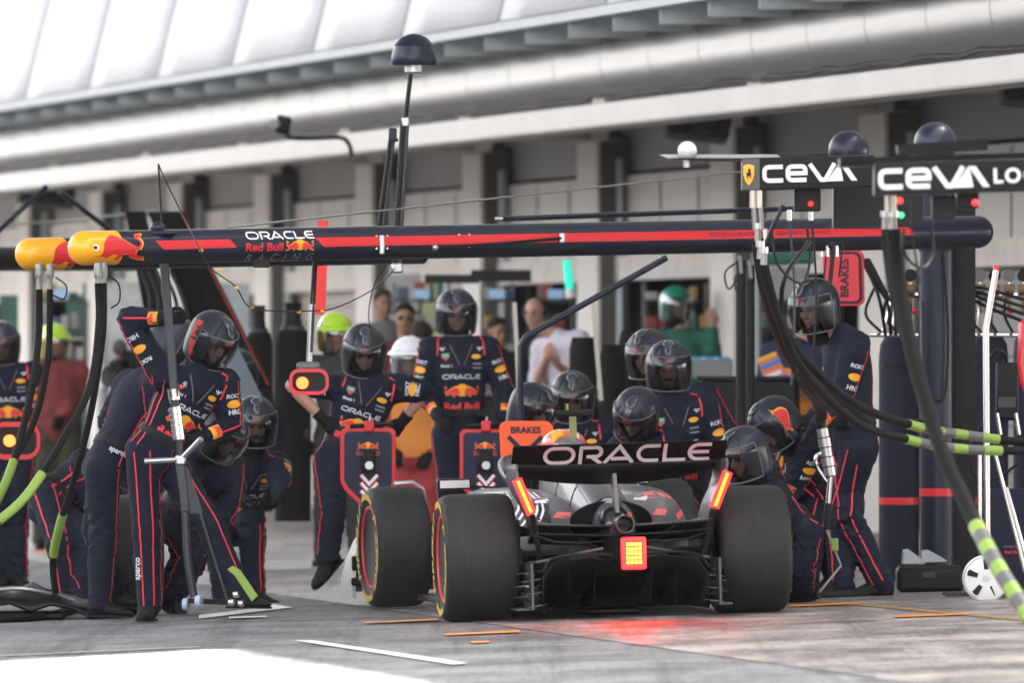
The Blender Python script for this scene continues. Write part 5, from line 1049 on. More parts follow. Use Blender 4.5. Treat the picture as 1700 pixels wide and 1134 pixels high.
def leds(t, px, py, rpx, Y):
    s = S(Y); k = 0; MB().lathe([(0, 0), (rpx*s*1.1, 0), (rpx*s*1.1, -.003), (0, -.003)], P(px, py, Y)+V((0, -.004, 0)), (0, 1, 0), 24).build('lens', M_rglow, t)
    for ring, nn in ((0, 1), (.33, 6), (.66, 12), (.98, 17)):
        for i in range(nn):
            a = 2*PI*i/nn; c = P(px, py, Y)+V((ring*rpx*s*math.cos(a), -.012, ring*rpx*s*math.sin(a))); MB().lathe([(0, 0), (rpx*s*.085, 0), (rpx*s*.085, -.004), (0, -.006)], c, (0, 1, 0), 8).build('led', led2, t)
t, _ = signal(513, 634, 66, 44, 63.0, 'grey and red light signal hanging from an arm, left lamp lit', 1, mat('signal_grey', (.13, .13, .14), .35)); leds(t, 502, 636, 9, 62.97)
MB().box(P(512, 608, 63.1), (.14, .12, .05)).build('top_cover', MC['signal_grey'], t, bevel=.02)
ar = thing('signal_arm', 'slim grey and black arm holding the light signal under the boom', 'arm', P(515, 600, 63.1)); MB().tube([P(513, 606, 63.1), P(518, 505, 63.1)], .019, 10).build('tube', M_steel, ar); MB().tube([P(517, 585, 63.08), P(522, 430, 63.1)], .009, 8).build('rail', M_dsteel, ar); MB().tube([P(519, 505, 63.1), P(523, 432, 63.1)], .016, 8).build('upper_tube', M_blk, ar); MB().ell(P(513, 606, 63.1), .028, n=12, k=8).build('joint', M_blk, ar)
t, _ = signal(26, 732, 84, 64, 67.5, 'black signal board with thick red rim at the left edge, one lamp lit', 1, M_blk); leds(t, 16, 732, 9, 67.46)
# shield shaped boards on the front jack
def shield(px, label, Y):
    t = thing('shield_board', label, 'board', P(px, 760, Y)); o = [(-46, 0), (-40, -6), (40, -6), (46, 0), (46, 90), (42, 100), (0, 136), (-40, 96), (-46, 84)]
    if px > 700: o = [(-42, 2), (-36, -4), (38, -4), (44, 2), (46, 88), (42, 98), (2, 134), (-38, 94), (-42, 82)]
    cx_ = sum(a for a, b in o)/9; cy_ = 45
    board('red_edge', [(px+a, 717+b) for a, b in o], Y, .03, M_red2, t, .006); pn = board('panel', [(px+cx_+(a-cx_)*.86, 717+cy_+(b-cy_)*.89) for a, b in o], Y-.006, .02, mat('board_navy', (.018, .024, .05), .5), t)
    bulls(P(px, 741, Y-.012), XR, ZU, 34*S(Y), pn, None); decal('board_lettering', T('Red Bull', .02), P(px, 753, Y-.010), XR, ZU, 38*S(Y), M_red2, pn)
    MB().box(P(px+1, 766, Y-.04), (.085, .06, .13)).build('lamp_box', M_blk, t, bevel=.012); MB().lathe([(0, 0), (.022, 0), (.026, -.012), (0, -.012)], P(px+2, 773, Y-.072), (0, 1, 0), 16).build('lamp_lens', M_steel, t)
    for i in range(3):
        y = 793+i*13-717; b = MB(); c = strokes([[(-.5, .28), (0, -.28), (.5, .28)]], .25); decal('chevron', (c[0], c[1], 1), P(px+2, 717+y+4, Y-.012), XR, ZU, 29*S(Y), M_red2, pn, off=.001); c = strokes([[(-.46, .28), (0, -.24), (.46, .28)]], .17); decal('chevron', (c[0], c[1], 1), P(px+2, 717+y+4, Y-.014), XR, ZU, 29*S(Y), M_wht, pn)
    MB().tube([P(px-30, 708, Y), P(px+40, 704, Y)], .014, 8).build('handle_bar', M_blk, t); MB().box(P(px+2, 708, Y-.01), (.06, .05, .07)).build('clamp', M_red2, t, bevel=.01); MB().cyl(P(px+2, 706, Y), P(px+4, 692, Y), .008, n=8).build('pin', M_steel, t)
shield(611, 'navy shield board with red edge and white chevrons under the akimbo crew member', 66.4); shield(805, 'navy shield board with red edge beside the orange brakes sign', 66.6)
# brakes signs
t = thing('brakes_sign', 'orange rounded BRAKES sign above the left end of the rear wing', 'sign', P(873, 736, 64.5)); Yb = 64.5
def rrect(x0, y0, x1, y1, r, sk=0): return [(x+sk*(y-y0)/(y1-y0), y) for x, y in [(x1-r+r*math.cos(R(a)), y0+r-r*math.sin(R(a))) for a in range(0, 91, 18)]+[(x0+r+r*math.cos(R(a)), y0+r-r*math.sin(R(a))) for a in range(90, 181, 18)]+[(x0+r+r*math.cos(R(a)), y1-r-r*math.sin(R(a))) for a in range(180, 271, 18)]+[(x1-r+r*math.cos(R(a)), y1-r-r*math.sin(R(a))) for a in range(270, 361, 18)]]
pn = board('panel', rrect(828, 699, 918, 772, 14, 4), Yb, .02, M_og, t, .004)
dn_ = mat('sign_navy', (.015, .02, .04), .5)
decal('sign_lettering', T('BRAKES', .035), P(873, 714, Yb-.002), XR, V((0, 0, 1)), 50*S(Yb), dn_, pn); decal('sign_cross', strokes([[(-.5, .3), (.1, -.3)]], .13)+(1,), P(872, 742, Yb-.002), XR, ZU, 56*S(Yb), dn_, pn); decal('sign_cross', strokes([[(.5, .3), (-.1, -.3)]], .13)+(1,), P(872, 742, Yb-.002), XR, ZU, 56*S(Yb), dn_, pn, off=.004); decal('sign_cross_gap', shape([(-.08, .0), (0, .1), (.08, 0), (0, -.1)]), P(872, 739, Yb-.002), XR, ZU, 56*S(Yb), M_og, pn, off=.006)
MB().tube([P(872, 770, Yb+.03), P(872, 830, Yb+.1)], .014, 8).build('stem', M_blk, t)
t = thing('brakes_sign', 'red upright BRAKES sign with sideways lettering under the boom at right', 'sign', P(1402, 462, 67)); Yb = 67.0
board('red_edge', rrect(1368, 414, 1434, 508, 12, 2), Yb, .02, M_red2, t, .004); board('navy_band', rrect(1370, 418, 1430, 504, 11, 2), Yb-.004, .01, dn_, t); pn = board('panel', rrect(1366, 422, 1425, 500, 8, 2), Yb-.008, .01, mat('sign_red', (.65, .03, .045), .5), t)
decal('sign_lettering', T('BRAKES', .03), P(1402, 461, Yb-.010), ZU, -XR, 64*S(Yb), dn_, pn); MB().tube([P(1398, 508, Yb+.02), P(1398, 560, Yb+.05)], .014, 8).build('stem', M_blk, t)
# jack pole held by the jack man
Yj = 62.55; t = thing('jack_pole', 'tall grey jack pole with steel barrel, angled handle and small blue castors', 'jack', G(330, 1010))
MB().beam(P(270, 405, Yj), P(290, 660, Yj), .060, .05).build('upper_mast', M_dsteel, t, bevel=.006); MB().cyl(P(269, 400, Yj), P(270, 425, Yj), .022, .030).build('top_fitting', M_steel, t); MB().cyl(P(288, 646, Yj), P(290, 664, Yj), .034).build('collar', M_chrome, t); MB().cyl(P(290, 676, Yj), P(297, 730, Yj), .036).build('barrel', M_chrome, t)
for q in range(6): MB().cyl(P(290+q*1.2, 678+q*9, Yj), P(290.2+q*1.2, 680+q*9, Yj), .038).build('barrel_ring', M_steel, t)
MB().cyl(P(289, 660, Yj), P(291, 680, Yj), .024).build('rod', M_dsteel, t); MB().cyl(P(297, 728, Yj), P(300, 765, Yj), .018).build('rod', M_dsteel, t)
MB().tube([P(240, 766, Yj), P(300, 763, Yj), P(334, 729, Yj-.1)], .017, 12).build('handle', M_alu, t); MB().box(P(300, 764, Yj), (.06, .06, .06)).build('handle_clamp', M_steel, t, bevel=.01)
MB().beam(P(299, 770, Yj), P(308, 850, Yj), .040, .05).build('lower_mast', M_dsteel, t, bevel=.006); MB().tube(spline([P(308, 850, Yj), P(312, 930, Yj), P(322, 992, Yj)], 5), .024, 12).build('leg', M_dsteel, t)
board('gusset', [(304, 773), (313, 778), (336, 848), (336, 854), (306, 853)], Yj-.0, .03, mat('gusset_grey', (.05, .052, .055), .4), t, .004)
MB().tube([P(332, 852, Yj), P(378, 1000, Yj-.1)], .007, 8).build('stay_rod', M_dsteel, t); MB().beam(P(315, 998, Yj), P(400, 1002, Yj-.15), .035, .03).build('foot_bar', M_blk, t)
for cx_, cy_, y_ in ((330, 999, Yj-.1), (309, 1004, Yj+.05)): 
    w_ = MB().lathe([(0, -.015), (.034, -.015), (.036, 0), (.034, .015), (0, .015)], P(cx_, cy_, y_), (.95, -.3, 0), 24).build('castor', mat('castor_blue', (.35, .45, .62), .35), t); MB().lathe([(0, -.02), (.012, -.02), (.012, .02), (0, .02)], P(cx_, cy_, y_)+V((0, -.002, 0)), (.95, -.3, 0), 12).build('hub', MC['nut_gold'], w_)
    w_.data.update()
MB().beam(P(382, 945, Yj-.2), P(424, 998, Yj-.2), .04, .05).build('lift_plate', M_blk, t, bevel=.008); board('lime_strip', [(377, 946), (386, 940), (399, 947), (428, 990), (418, 1000), (390, 957)], Yj-.24, .03, M_lime, t, .003)
for a_, b_ in ((384, 1001), (392, 988), (400, 1003)): MB().ell(P(a_, b_, Yj-.2), (.022, .02, .022), n=10, k=8).build('bolt', M_chrome, t)
MB().tube([P(271, 402, Yj), P(266, 330, Yj), P(263, 272, Yj)], .006, 6).build('whip_rod', M_blk, t)
# air hoses
def hose(label, pts, r, sleeves=(), striped=(), name='air_hose'):
    t = thing(name, label, 'hose', P(*pts[0])); q = spline([P(*x) for x in pts], 8); MB().tube(q, r, 12).build('tube', M_hose, t); n = len(q)
    for a_, b_ in sleeves: MB().tube(q[int(a_*n):int(b_*n)+1], r+.006, 12).build('lime_sleeve', M_lime, t)
    for a_, b_, k in striped:
        L_ = q[int(a_*n):int(b_*n)+1]; m_ = []
        for i in range(k*2-1):
            i0 = i/(k*2-1)*(len(L_)-1); i1 = (i+1)/(k*2-1)*(len(L_)-1); f = lambda x: L_[int(x)].lerp(L_[min(int(x)+1, len(L_)-1)], x-int(x))
            MB().tube([f(i0), f((i0+i1)/2), f(i1)], r+.004, 12).build('lime_band' if i % 2 == 0 else 'grey_band', M_lime if i % 2 == 0 else mat('grey_tape', (.10, .10, .105), .5), t)
    MB().cyl(P(pts[0][0], pts[0][1]-22, pts[0][2]), P(*pts[0]), .014, .018).build('coupling', M_fit, t); MB().cyl(P(pts[0][0], pts[0][1]-30, pts[0][2]), P(pts[0][0], pts[0][1]-20, pts[0][2]), .024).build('nut', M_steel, t); return t
hose('left hose of the pair falling from the near yellow cap, lime sleeve at bottom left', [(163, 470, 61.4), (164, 540, 61.4), (150, 640, 61.2), (110, 720, 61), (45, 822, 60.8), (-20, 880, 60.6)], .021, [(.72, .93)])
hose('right hose from the near yellow cap, dropping to a lime sleeve by the bent crew', [(172, 470, 61.6), (170, 560, 61.6), (150, 690, 61.8), (122, 800, 62), (100, 870, 62.2), (88, 930, 62.4), (92, 985, 62.5)], .020, [(.62, .80)])
hose('hose from the far yellow cap sweeping down left past the red rimmed signal', [(65, 480, 65.0), (64, 560, 65), (50, 660, 64.8), (18, 780, 64.4), (-25, 870, 64)], .022, [(.72, .97)])
hose('hose from the far yellow cap passing in front of the red rimmed signal', [(83, 480, 65.2), (80, 590, 65.2), (60, 690, 65), (20, 770, 64.7), (-30, 850, 64.5)], .020)
tubeo('thin_tube', [P(62, 470, 65.3), P(56, 600, 65.2), P(40, 700, 65)], .008, M_dsteel, None); tag(bpy.data.objects['thin_tube'], 'thin coiled grey tube hanging left of the far hoses', 'tube')
h1 = hose('thick near hose falling from the first boxed sign to the wheel gun', [(1258, 400, 57), (1268, 470, 57.2), (1300, 570, 58), (1350, 650, 59.5), (1364, 690, 61)], .034)
h6 = hose('thick black hose between the boxed sign and the hand of the right crew member', [(1266, 430, 57.2), (1290, 520, 57.4), (1330, 600, 58.2), (1390, 660, 59.4), (1440, 700, 60)], .026)
h2 = hose('upper banded hose sweeping right to lime bands across the navy pillar', [(1262, 430, 56.8), (1282, 500, 57), (1330, 590, 57.5), (1420, 670, 58), (1520, 708, 58.5), (1600, 722, 58.8), (1720, 738, 59)], .023, striped=[(.64, .90, 4)])
h3 = hose('lower banded hose sweeping right to lime bands across the navy pillar', [(1268, 440, 56.4), (1290, 520, 56.6), (1330, 610, 57), (1420, 700, 57.6), (1515, 732, 58), (1600, 746, 58.2), (1730, 750, 58.4)], .023, striped=[(.64, .90, 4)])
h4 = hose('nearest black hose with striped lime end running down to the right corner', [(1483, 380, 51), (1492, 470, 51), (1518, 600, 50.8), (1560, 740, 50.5), (1605, 840, 50.2), (1650, 930, 49.8), (1712, 1030, 49.5)], .036, striped=[(.72, .99, 5)])
h5 = hose('slim hose hanging from the near sign beside the nearest hose', [(1470, 380, 51.2), (1474, 430, 51.2), (1486, 500, 51), (1500, 560, 50.9)], .022)
for i, (px_, Y_, y1_) in enumerate([(1316, 58.5, 640), (1352, 59, 600), (1380, 62, 470), (1369, 66, 470), (1395, 64, 460)]):
    n_ = ('fine chain hanging above the orange bib', 'dark cord hanging in front of the right helmet', 'short hose with steel end above the right helmet', 'thin cord left of the red brakes sign', 'small cable over the red brakes sign')[i]
    t = thing(('hanging_chain' if i == 0 else 'hanging_hose'), n_, 'hose', P(px_, 400, Y_)); MB().tube(spline([P(px_-6, 350+(60 if i > 1 else 0), Y_), P(px_+3, (350+y1_)/2, Y_), P(px_-2, y1_, Y_)], 8), .006 if i != 2 else .014, 8).build('line', M_dsteel if i == 0 else M_blk, t); MB().cyl(P(px_-6, 348+(60 if i > 1 else 0), Y_), P(px_-6, 366+(60 if i > 1 else 0), Y_), .013, n=10).build('fitting', M_chrome, t)
# neighbouring boxed sign booms
def ceva(x0, x1, y0, y1, Y0, Y1, label, lx, lw, sl, crest):
    t = thing('sign_boom', label, 'sign', P(x0, y1, Y0)); a, b, c, e = P(x0, y0, Y0), P(x1, y0-sl, Y1), P(x1, y1-sl, Y1), P(x0, y1, Y0)
    MB().prism([a, b, c, e], (0, .28, 0)).build('sign_box', M_gloss, t, bevel=.006); ux_ = (b-a).normalized(); uy_ = ZU
    f = (lx-x0)/(x1-x0); o = a.lerp(b, f).lerp(e.lerp(c, f), .5); decal('sign_lettering', CEVA, o+V((0, -.004, 0)), ux_, uy_, lw*S(Y0), M_lwht, t, off=.004)
    return t, a, b, c, e, ux_
M_gloss = mat('gloss_black', (.005, .005, .0055), .3); M_lwht = mat('sign_white', (.72, .72, .76), .4)
t, a, b, c, e, ux_ = ceva(1232, 1452, 262, 316, 57, 57.1, 'glossy black sign boom with white letters and small yellow crest', 1344, 160, 6, 1)
board('crest_panel', [(1232, 264), (1261, 263), (1261, 314), (1232, 315)], 56.98, .01, mat('panel_grey', (.06, .065, .06), .4), t)
decal('crest', shape([(-.5, .85), (0, 1.0), (.5, .85), (.5, 0), (.3, -.6), (0, -1), (-.3, -.6), (-.5, 0)]), P(1243, 290, 56.95), XR, ZU, 18*S(57), M_cap, t); decal('crest_horse', shape([(-.1, .6), (.1, .65), (.25, .45), (.15, .3), (.3, .1), (.2, -.1), (.3, -.4), (.15, -.3), (.05, -.05), (-.1, -.25), (-.05, -.6), (-.2, -.3), (-.2, .0), (-.35, .3), (-.1, .2), (-.05, .4)]), P(1243, 290, 56.94), XR, ZU, 16*S(57), M_blk, t)
MB().prism([P(1112, 262, 57), P(1232, 262, 57), P(1232, 267, 57), P(1150, 266, 57)], (0, .25, 0)).build('wing_plate', M_gloss, t); MB().prism([P(1095, 256, 57.1), P(1290, 256, 57.1), P(1300, 263, 57.1), P(1110, 263, 57.1)], (0, .3, 0)).build('white_top_plate', mat('pale_plate', (.35, .35, .36), .3), t)
MB().box(P(1424, 345, 58.2), (.27, .3, .22)).build('support_block', M_gloss, t); MB().box(P(1500, 345, 58.2), (.20, .3, .20)).build('support_block', M_blk, t); MB().box(P(1340, 332, 57.3), (.14, .2, .12)).build('lamp_box', M_blk, t, bevel=.01); MB().ell(P(1346, 338, 57.15), .014, n=12, k=8).build('red_lamp', mat('dim_red_lamp', (.8, .01, .01), .3, emit=.6), t)
t, a, b, c, e, ux_ = ceva(1452, 1760, 270, 324, 50, 50.12, 'larger nearer glossy black sign boom running out of the right edge', 1550, 188, 9, 0)
decal('sign_lettering', T('LOGISTICS', .03, 0, 1.2), P(1742, 289, 50.0), ux_, ZU, 188*S(50), M_lwht, t)
MB().prism([P(1395, 262, 50.2), P(1780, 250, 50.6), P(1780, 262, 50.6), P(1395, 276, 50.2)], (0, .4, 0)).build('top_plate', M_gloss, t)
MB().prism([P(1490, 240, 50.4), P(1638, 230, 50.5), P(1640, 248, 50.5), P(1492, 254, 50.4)], (0, .3, 0)).build('upper_box', M_gloss, t)
for px_, m_, py_ in ((1494, M_rglow, 333), (1619, M_rglow, 336), (1496, mat('green_lamp', (.02, .5, .15), .4, emit=.5), 357)): MB().ell(P(px_, py_, 49.9), .013, n=12, k=8).build('lamp', m_, t)
MB().box(P(1606, 332, 50.3), (.1, .15, .08)).build('camera_box', M_blk, t, bevel=.01); MB().box(P(1566, 345, 50.3), (.11, .12, .11)).build('mount_box', M_blk, t, bevel=.01)
for px_ in (1474, 1483): MB().cyl(P(px_, 322, 50.5), P(px_, 352, 50.5), .014).build('coupling', mat('pale_brass', (.5, .45, .4), .3, .6), t)
for px_ in (1250, 1260): MB().cyl(P(px_, 316, 57), P(px_, 345, 57), .017).build('coupling', MC['pale_brass'], bpy.data.objects['sign_boom']); MB().cyl(P(px_+2, 345, 57), P(px_+4, 382, 57), .015).build('coupling', M_fit, bpy.data.objects['sign_boom'])
dome(1409, 250, 34, 60, 'dark navy dome left of the other navy dome on the signs', M_beamn); dome(1553, 238, 36, 55, 'dark navy dome aerial above the larger sign boom', M_beamn); dome(1141, 250, 16, 57.1, 'small white dome on the thin plate of the crested sign', mat('dome_white', (.6, .6, .62), .4))
# wheel gun held by the right crew member
t = thing('wheel_gun_jack', 'chrome ribbed wheel gun jack with rubber wheel held before the right crew member', 'jack', G(1372, 990)); Yw = 63.4
MB().cyl(P(1362, 690, Yw), P(1364, 712, Yw), .036, .026).build('grip', M_blk, t)
for q in range(5): MB().cyl(P(1365+q*2.8, 712+q*16-(0 if q else 0), Yw), P(1367.5+q*2.8, 726+q*16, Yw), .034+.004*(q % 2)).build('rib', M_steel, t)
MB().cyl(P(1364, 706, Yw), P(1379, 792, Yw), .026).build('core', M_dsteel, t); tubeo('side_handle', [P(1372, 800, Yw), P(1356, 775, Yw), P(1356, 758, Yw), P(1366, 752, Yw)], .013, M_chrome, t); MB().cyl(P(1379, 790, Yw), P(1375, 836, Yw), .017).build('rod', M_chrome, t); MB().cyl(P(1375, 836, Yw), P(1372, 880, Yw), .022).build('lower_body', M_blk, t)
MB().tube([P(1372, 880, Yw), P(1396, 940, Yw), P(1360, 984, Yw-.1)], .008, 8).build('strut', M_steel, t); MB().lathe([(0, -.02), (.035, -.02), (.035, .02), (0, .02)], P(1355, 986, Yw-.1), (.9, -.4, 0), 20).build('wheel', M_blk, t); MB().box(P(1386, 905, Yw), (.04, .03, .075)).build('lime_pad', M_lime, t, bevel=.006); MB().beam(P(1355, 986, Yw-.1), P(1440, 984, Yw+.1), .03, .03).build('foot', M_blk, t)
# gas bottles and manifold on the right
M_bottle = mat('navy_cover', (.013, .016, .034), .7, bump=.2, bs=30)
def bottle(px, py0, Y, wpx, label):
    t = thing('gas_bottle', label, 'gas bottle', V((P(px, 600, Y).x, Y, gz(P(px, 600, Y).x))), 'covered gas bottles beside the navy pillar'); x = P(px, 600, Y).x; r = wpx*S(Y)/2; zt = P(px, py0, Y).z
    MB().lathe([(0, gz(x)), (r, gz(x)), (r, zt-.14), (r*.93, zt-.06), (r*.7, zt-.01), (r*.3, zt), (0, zt)], (x, Y, 0), (0, 0, 1), 32).build('cover', M_bottle, t); MB().lathe([(r+.002, 0), (r+.003, .0), (r+.003, .045), (r+.002, .045)], (x, Y, P(px, 838, Y).z), (0, 0, 1), 32).build('red_band', M_red2, t); MB().lathe([(r+.002, 0), (r+.003, .0), (r+.003, .03), (r+.002, .03)], (x, Y, P(px, 612, Y).z), (0, 0, 1), 32).build('strap', M_blk, t)
    MB().lathe([(0, 0), (r*.36, 0), (r*.36, .05), (r*.2, .08), (r*.2, .16), (0, .16)], (x, Y, zt-.01), (0, 0, 1), 16).build('valve', mat('brass', (.15, .095, .05), .4, .7), t); return t
bottle(1492, 556, 68.5, 66, 'wide navy covered gas bottle left of the navy pillar'); bottle(1642, 556, 68.5, 64, 'navy covered gas bottle behind the chrome trolley handle'); bottle(1712, 550, 69.5, 60, 'navy covered gas bottle cut by the right edge'); bottle(1595, 560, 70.5, 40, 'narrow dark gas bottle just right of the navy pillar')
for nm, x0, x1, Yk, lab in (('a', 1445, 1520, 68.2, 'chrome and brass valve rack above the left gas bottle'), ('b', 1585, 1710, 68.2, 'chrome and brass valve rack above the right gas bottles')):
    t = thing('valve_rack', lab, 'valve rack', P((x0+x1)/2, 555, Yk)); MB().tube([P(x0-6, 556, Yk), P(x1+4, 557, Yk)], .014, 8).build('lower_rail', M_chrome, t); MB().tube([P(x0+30, 490, Yk), P(x1+4, 490, Yk)], .018, 8).build('upper_rail', M_chrome, t)
    for q in ((x0+20, x0+36), (x0+34, x0+44)): MB().tube([P(q[0], 556, Yk), P(q[1], 494, Yk)], .010, 8).build('strut', M_chrome, t)
    for q in range(int((x1-x0-30)/22)+1):
        xx = x0+42+q*24; MB().box(P(xx, 478, Yk-.02), (.07, .06, .05)).build('valve_block', MC['brass'], t, bevel=.008); MB().cyl(P(xx, 494, Yk), P(xx, 520, Yk), .012).build('pipe', MC['brass'], t); MB().lathe([(0, 0), (.04, 0), (.042, .02), (0, .02)], P(xx, 457, Yk-.06), (0, 1, 0), 20).build('gauge', (M_blk if q % 2 else mat('gauge_face', (.10, .09, .08), .4)), t); MB().cyl(P(xx, 478, Yk), P(xx, 462, Yk), .008).build('stem', M_chrome, t)
    MB().ell(P(x0+72 if nm == 'a' else 1678, 516, Yk-.05), .021, n=14, k=8).build('red_knob', M_red2, t)
    for q in range(4): tubeo('rubber_line', [P(x0+10+q*26, 470+q*4, Yk+.1), P(x0-8+q*30, 520, Yk+.05), P(x0+18+q*26, 552, Yk-.05)], .010, M_blk, t)
tt = thing('cable_bundle', 'bundle of black cables curving down left of the left valve rack', 'cables', P(1440, 430, 67.6))
for q in range(5): tubeo('cable', [P(1430+q*3, 430, 67.8), P(1450+q*8, 470+q*8, 67.7), P(1462+q*12, 505, 67.6), P(1470+q*9, 556, 67.8)], .011, M_blk, tt)
tt = thing('cable_bundle', 'bundle of black cables curling right of the navy pillar', 'cables', P(1590, 430, 67.2))
for q in range(4): tubeo('cable', [P(1588, 420+q*12, 67.2), P(1605, 470+q*6, 67.1), P(1640, 480+q*10, 67.3), P(1700, 498+q*12, 67.3)], .011, M_blk, tt)
# trolley with chrome handle
t = thing('pump_trolley', 'chrome trolley handle with red ball and spoked disc wheel at the right', 'trolley', G(1640, 1000)); Yt = 62.8
MB().tube([P(1654, 448, Yt), P(1637, 545, Yt), P(1639, 930, Yt)], .020, 12).build('handle', M_chrome, t); MB().ell(P(1654, 446, Yt), .021, n=16, k=10).build('red_ball', mat('red_ball_paint', (.75, .01, .01), .25, coat=.5), t)
for a_, b_ in (((1626, 745), (1626, 870)), ((1648, 740), (1702, 950)), ((1670, 810), (1712, 960))): MB().tube([P(*a_, Yt+.1), P(*b_, Yt+.1)], .015, 10).build('leg', M_chrome, t)
cw_ = P(1637, 961, Yt-.1); rw = 39*S(Yt); wh = MB().lathe([(0, -.012), (rw*.25, -.014), (rw*.9, -.010), (rw*.93, -.02), (rw, -.018), (rw, .02), (0, .02)], cw_, (.12, 1, 0), 48).build('disc_wheel', mat('disc_aluminium', (.62, .61, .60), .3, .6), t)
for q in range(5):
    a_ = 2*PI*q/5+.3; c_ = V((math.cos(a_), 0, math.sin(a_))); s_ = V((-math.sin(a_), 0, math.cos(a_))); o_ = cw_+V((0, -.0135, 0)); MB().prism([o_+c_*rw*.38+s_*rw*.09, o_+c_*rw*.80+s_*rw*.14, o_+c_*rw*.84, o_+c_*rw*.80-s_*rw*.14, o_+c_*rw*.38-s_*rw*.09], (.0, -.0035, 0)).build('slot', M_blk, wh)
MB().lathe([(0, -.03), (rw*.14, -.03), (rw*.16, 0), (0, 0)], cw_, (0, 1, 0), 20).build('hub', M_steel, wh)
MB().box(P(1672, 650, Yt+.4), (.13, .12, .34)).build('pump_body', M_blk, t, bevel=.02); MB().box(P(1672, 668, Yt+.33), (.10, .02, .06)).build('pump_plate', M_dsteel, t); tubeo('pump_line', [P(1640, 600, Yt+.3), P(1655, 582, Yt+.3), P(1668, 590, Yt+.35), P(1672, 625, Yt+.4)], .013, M_blk, t)
for px_ in (1655, 1686): MB().tube([P(px_, 686, Yt+.2), P(px_+6, 722, Yt+.2)], .014, 8).build('peg', M_chrome, t)
tubeo('loop_line', [P(1640, 690, Yt+.2), P(1610, 745, Yt+.15), P(1618, 790, Yt+.15), P(1650, 798, Yt+.2), P(1690, 770, Yt+.2)], .009, M_blk, t)
MB().box(P(1668, 900, Yt+.6), (.30, .3, .62)).build('tank', M_bottle, t, bevel=.03); decal('tank_lettering', ORACLE, P(1681, 908, Yt+.44), XR, ZU, 30*S(Yt), M_greyp, t); decal('tank_lettering', T('Red Bull', .03), P(1681, 917, Yt+.44), XR, ZU, 26*S(Yt), M_red2, t)
# black case with two silver chocks, grate, black seat
t = thing('black_case', 'low black case on the ground before the navy pillar', 'case', G(1540, 985)); MB().box(P(1543, 962, 65.2), (.40, .35, .15)).build('body', M_blk, t, bevel=.03); MB().box(P(1543, 943, 65.2), (.37, .33, .02)).build('lid', mat('case_lid', (.02, .02, .022), .6), t, bevel=.008); MB().box(P(1543, 955, 64.99), (.07, .02, .03)).build('latch', M_dsteel, t)
for i, px_ in enumerate((1514, 1546)): o = board('wheel_chock', [(px_-16, 934), (px_-14, 914), (px_-6, 912), (px_+22, 933), (px_+22, 938), (px_-16, 938)] if i == 0 else [(px_-16, 934), (px_-16, 915), (px_-4, 914), (px_+26, 931), (px_+26, 934), (px_-16, 935)], 65.1, .16, mat('chock_silver', (.32, .34, .37), .35, .4), None, .006); tag(o, ('left silver wedge on the black case', 'right silver wedge on the black case')[i], 'wedge')
t = thing('floor_grate', 'small slotted grey plate on the ground left of the disc wheel', 'grate', G(1590, 992)); c_ = G(1592, 991)
for q in range(7): MB().box(c_+V((-.07+q*.024, 0, .012)), (.012, .35, .012)).build('bar', M_dsteel, t)
MB().box(c_+V((0, -.18, .012)), (.18, .02, .016)).build('frame', M_dsteel, t); MB().box(c_+V((0, .18, .012)), (.18, .02, .016)).build('frame', M_dsteel, t)
t = thing('moulded_chair', 'glossy red moulded chair back cut by the right edge', 'seat', P(1700, 600, 62)); MB().loft([[P(x, y, 61.9+k*.05) for x, y in [(1690-k*0, 540), (1700, 526), (1730, 530), (1730, 690), (1706, 668), (1694, 636), (1688, 600), (1690, 575)]] for k in range(3)]).build('shell', mat('gloss_red', (.5, .01, .02), .2, coat=.7), t, bevel=.02); MB().tube([P(1716, 690, 62), P(1716, 760, 62)], .02, 8).build('post', M_blk, t)
# spare wheels
e1_ = wheel(0, 0, .33, 0, 'spare_wheel', None, Matrix.Translation((G(1290, 1000).x+.02, 65.6, gz(1.5)+.10)) @ Matrix.Rotation(TH, 4, 'Z'), side=1, txt=False); tag(e1_, 'spare wheel standing behind the right rear tyre', 'wheel')
e3_ = wheel(0, 0, .33, 0, 'spare_wheel', None, Matrix.Translation((G(256, 1000).x, 64.9, gz(-2.2))) @ Matrix.Rotation(R(5), 4, 'Z'), side=-1, txt=False); tag(e3_, 'spare wheel nearly edge on, red rim showing, behind the jack man', 'wheel')
# black bodywork and coiled hose on the ground at the left edge
t = thing('bodywork_cover', 'glossy black curved cover lying on the ground at the left edge', 'cover', G(40, 1030)); c_ = G(40, 1030)
MB().loft([[c_+V((-.55+.12*i+.02*math.sin(j), -.3+.1*j, .02+.16*math.sin(PI*i/9)*math.sin(PI*(j+1)/8)+.03*math.sin(i*2.2+j))) for i in range(10)] for j in range(7)], cap=False, close=False).build('shell', M_gloss, t).modifiers.new('s', 'SOLIDIFY').thickness = .02
MB().box(c_+V((-.1, -.1, .03)), (.7, .3, .05)).build('base', M_blk, t, bevel=.02); tubeo('strap', [c_+V((-.3, -.2, .16)), c_+V((0, -.25, .19)), c_+V((.3, -.15, .12))], .014, M_steel, t)
hh = thing('ground_hose', 'black hose lying along the ground from the left edge to the bent crew', 'hose', G(60, 1030)); tubeo('tube', [G(-20, 1036)+V((0, 0, .025)), G(60, 1032)+V((0, 0, .025)), G(120, 1020)+V((0, 0, .025)), G(160, 1000)+V((0, 0, .03)), G(210, 975)+V((0, 0, .1))], .025, M_hose, hh, 12); MB().cyl(G(-20, 1036)+V((0, 0, .025)), G(-34, 1037)+V((0, 0, .025)), .03).build('coupling', M_steel, hh)
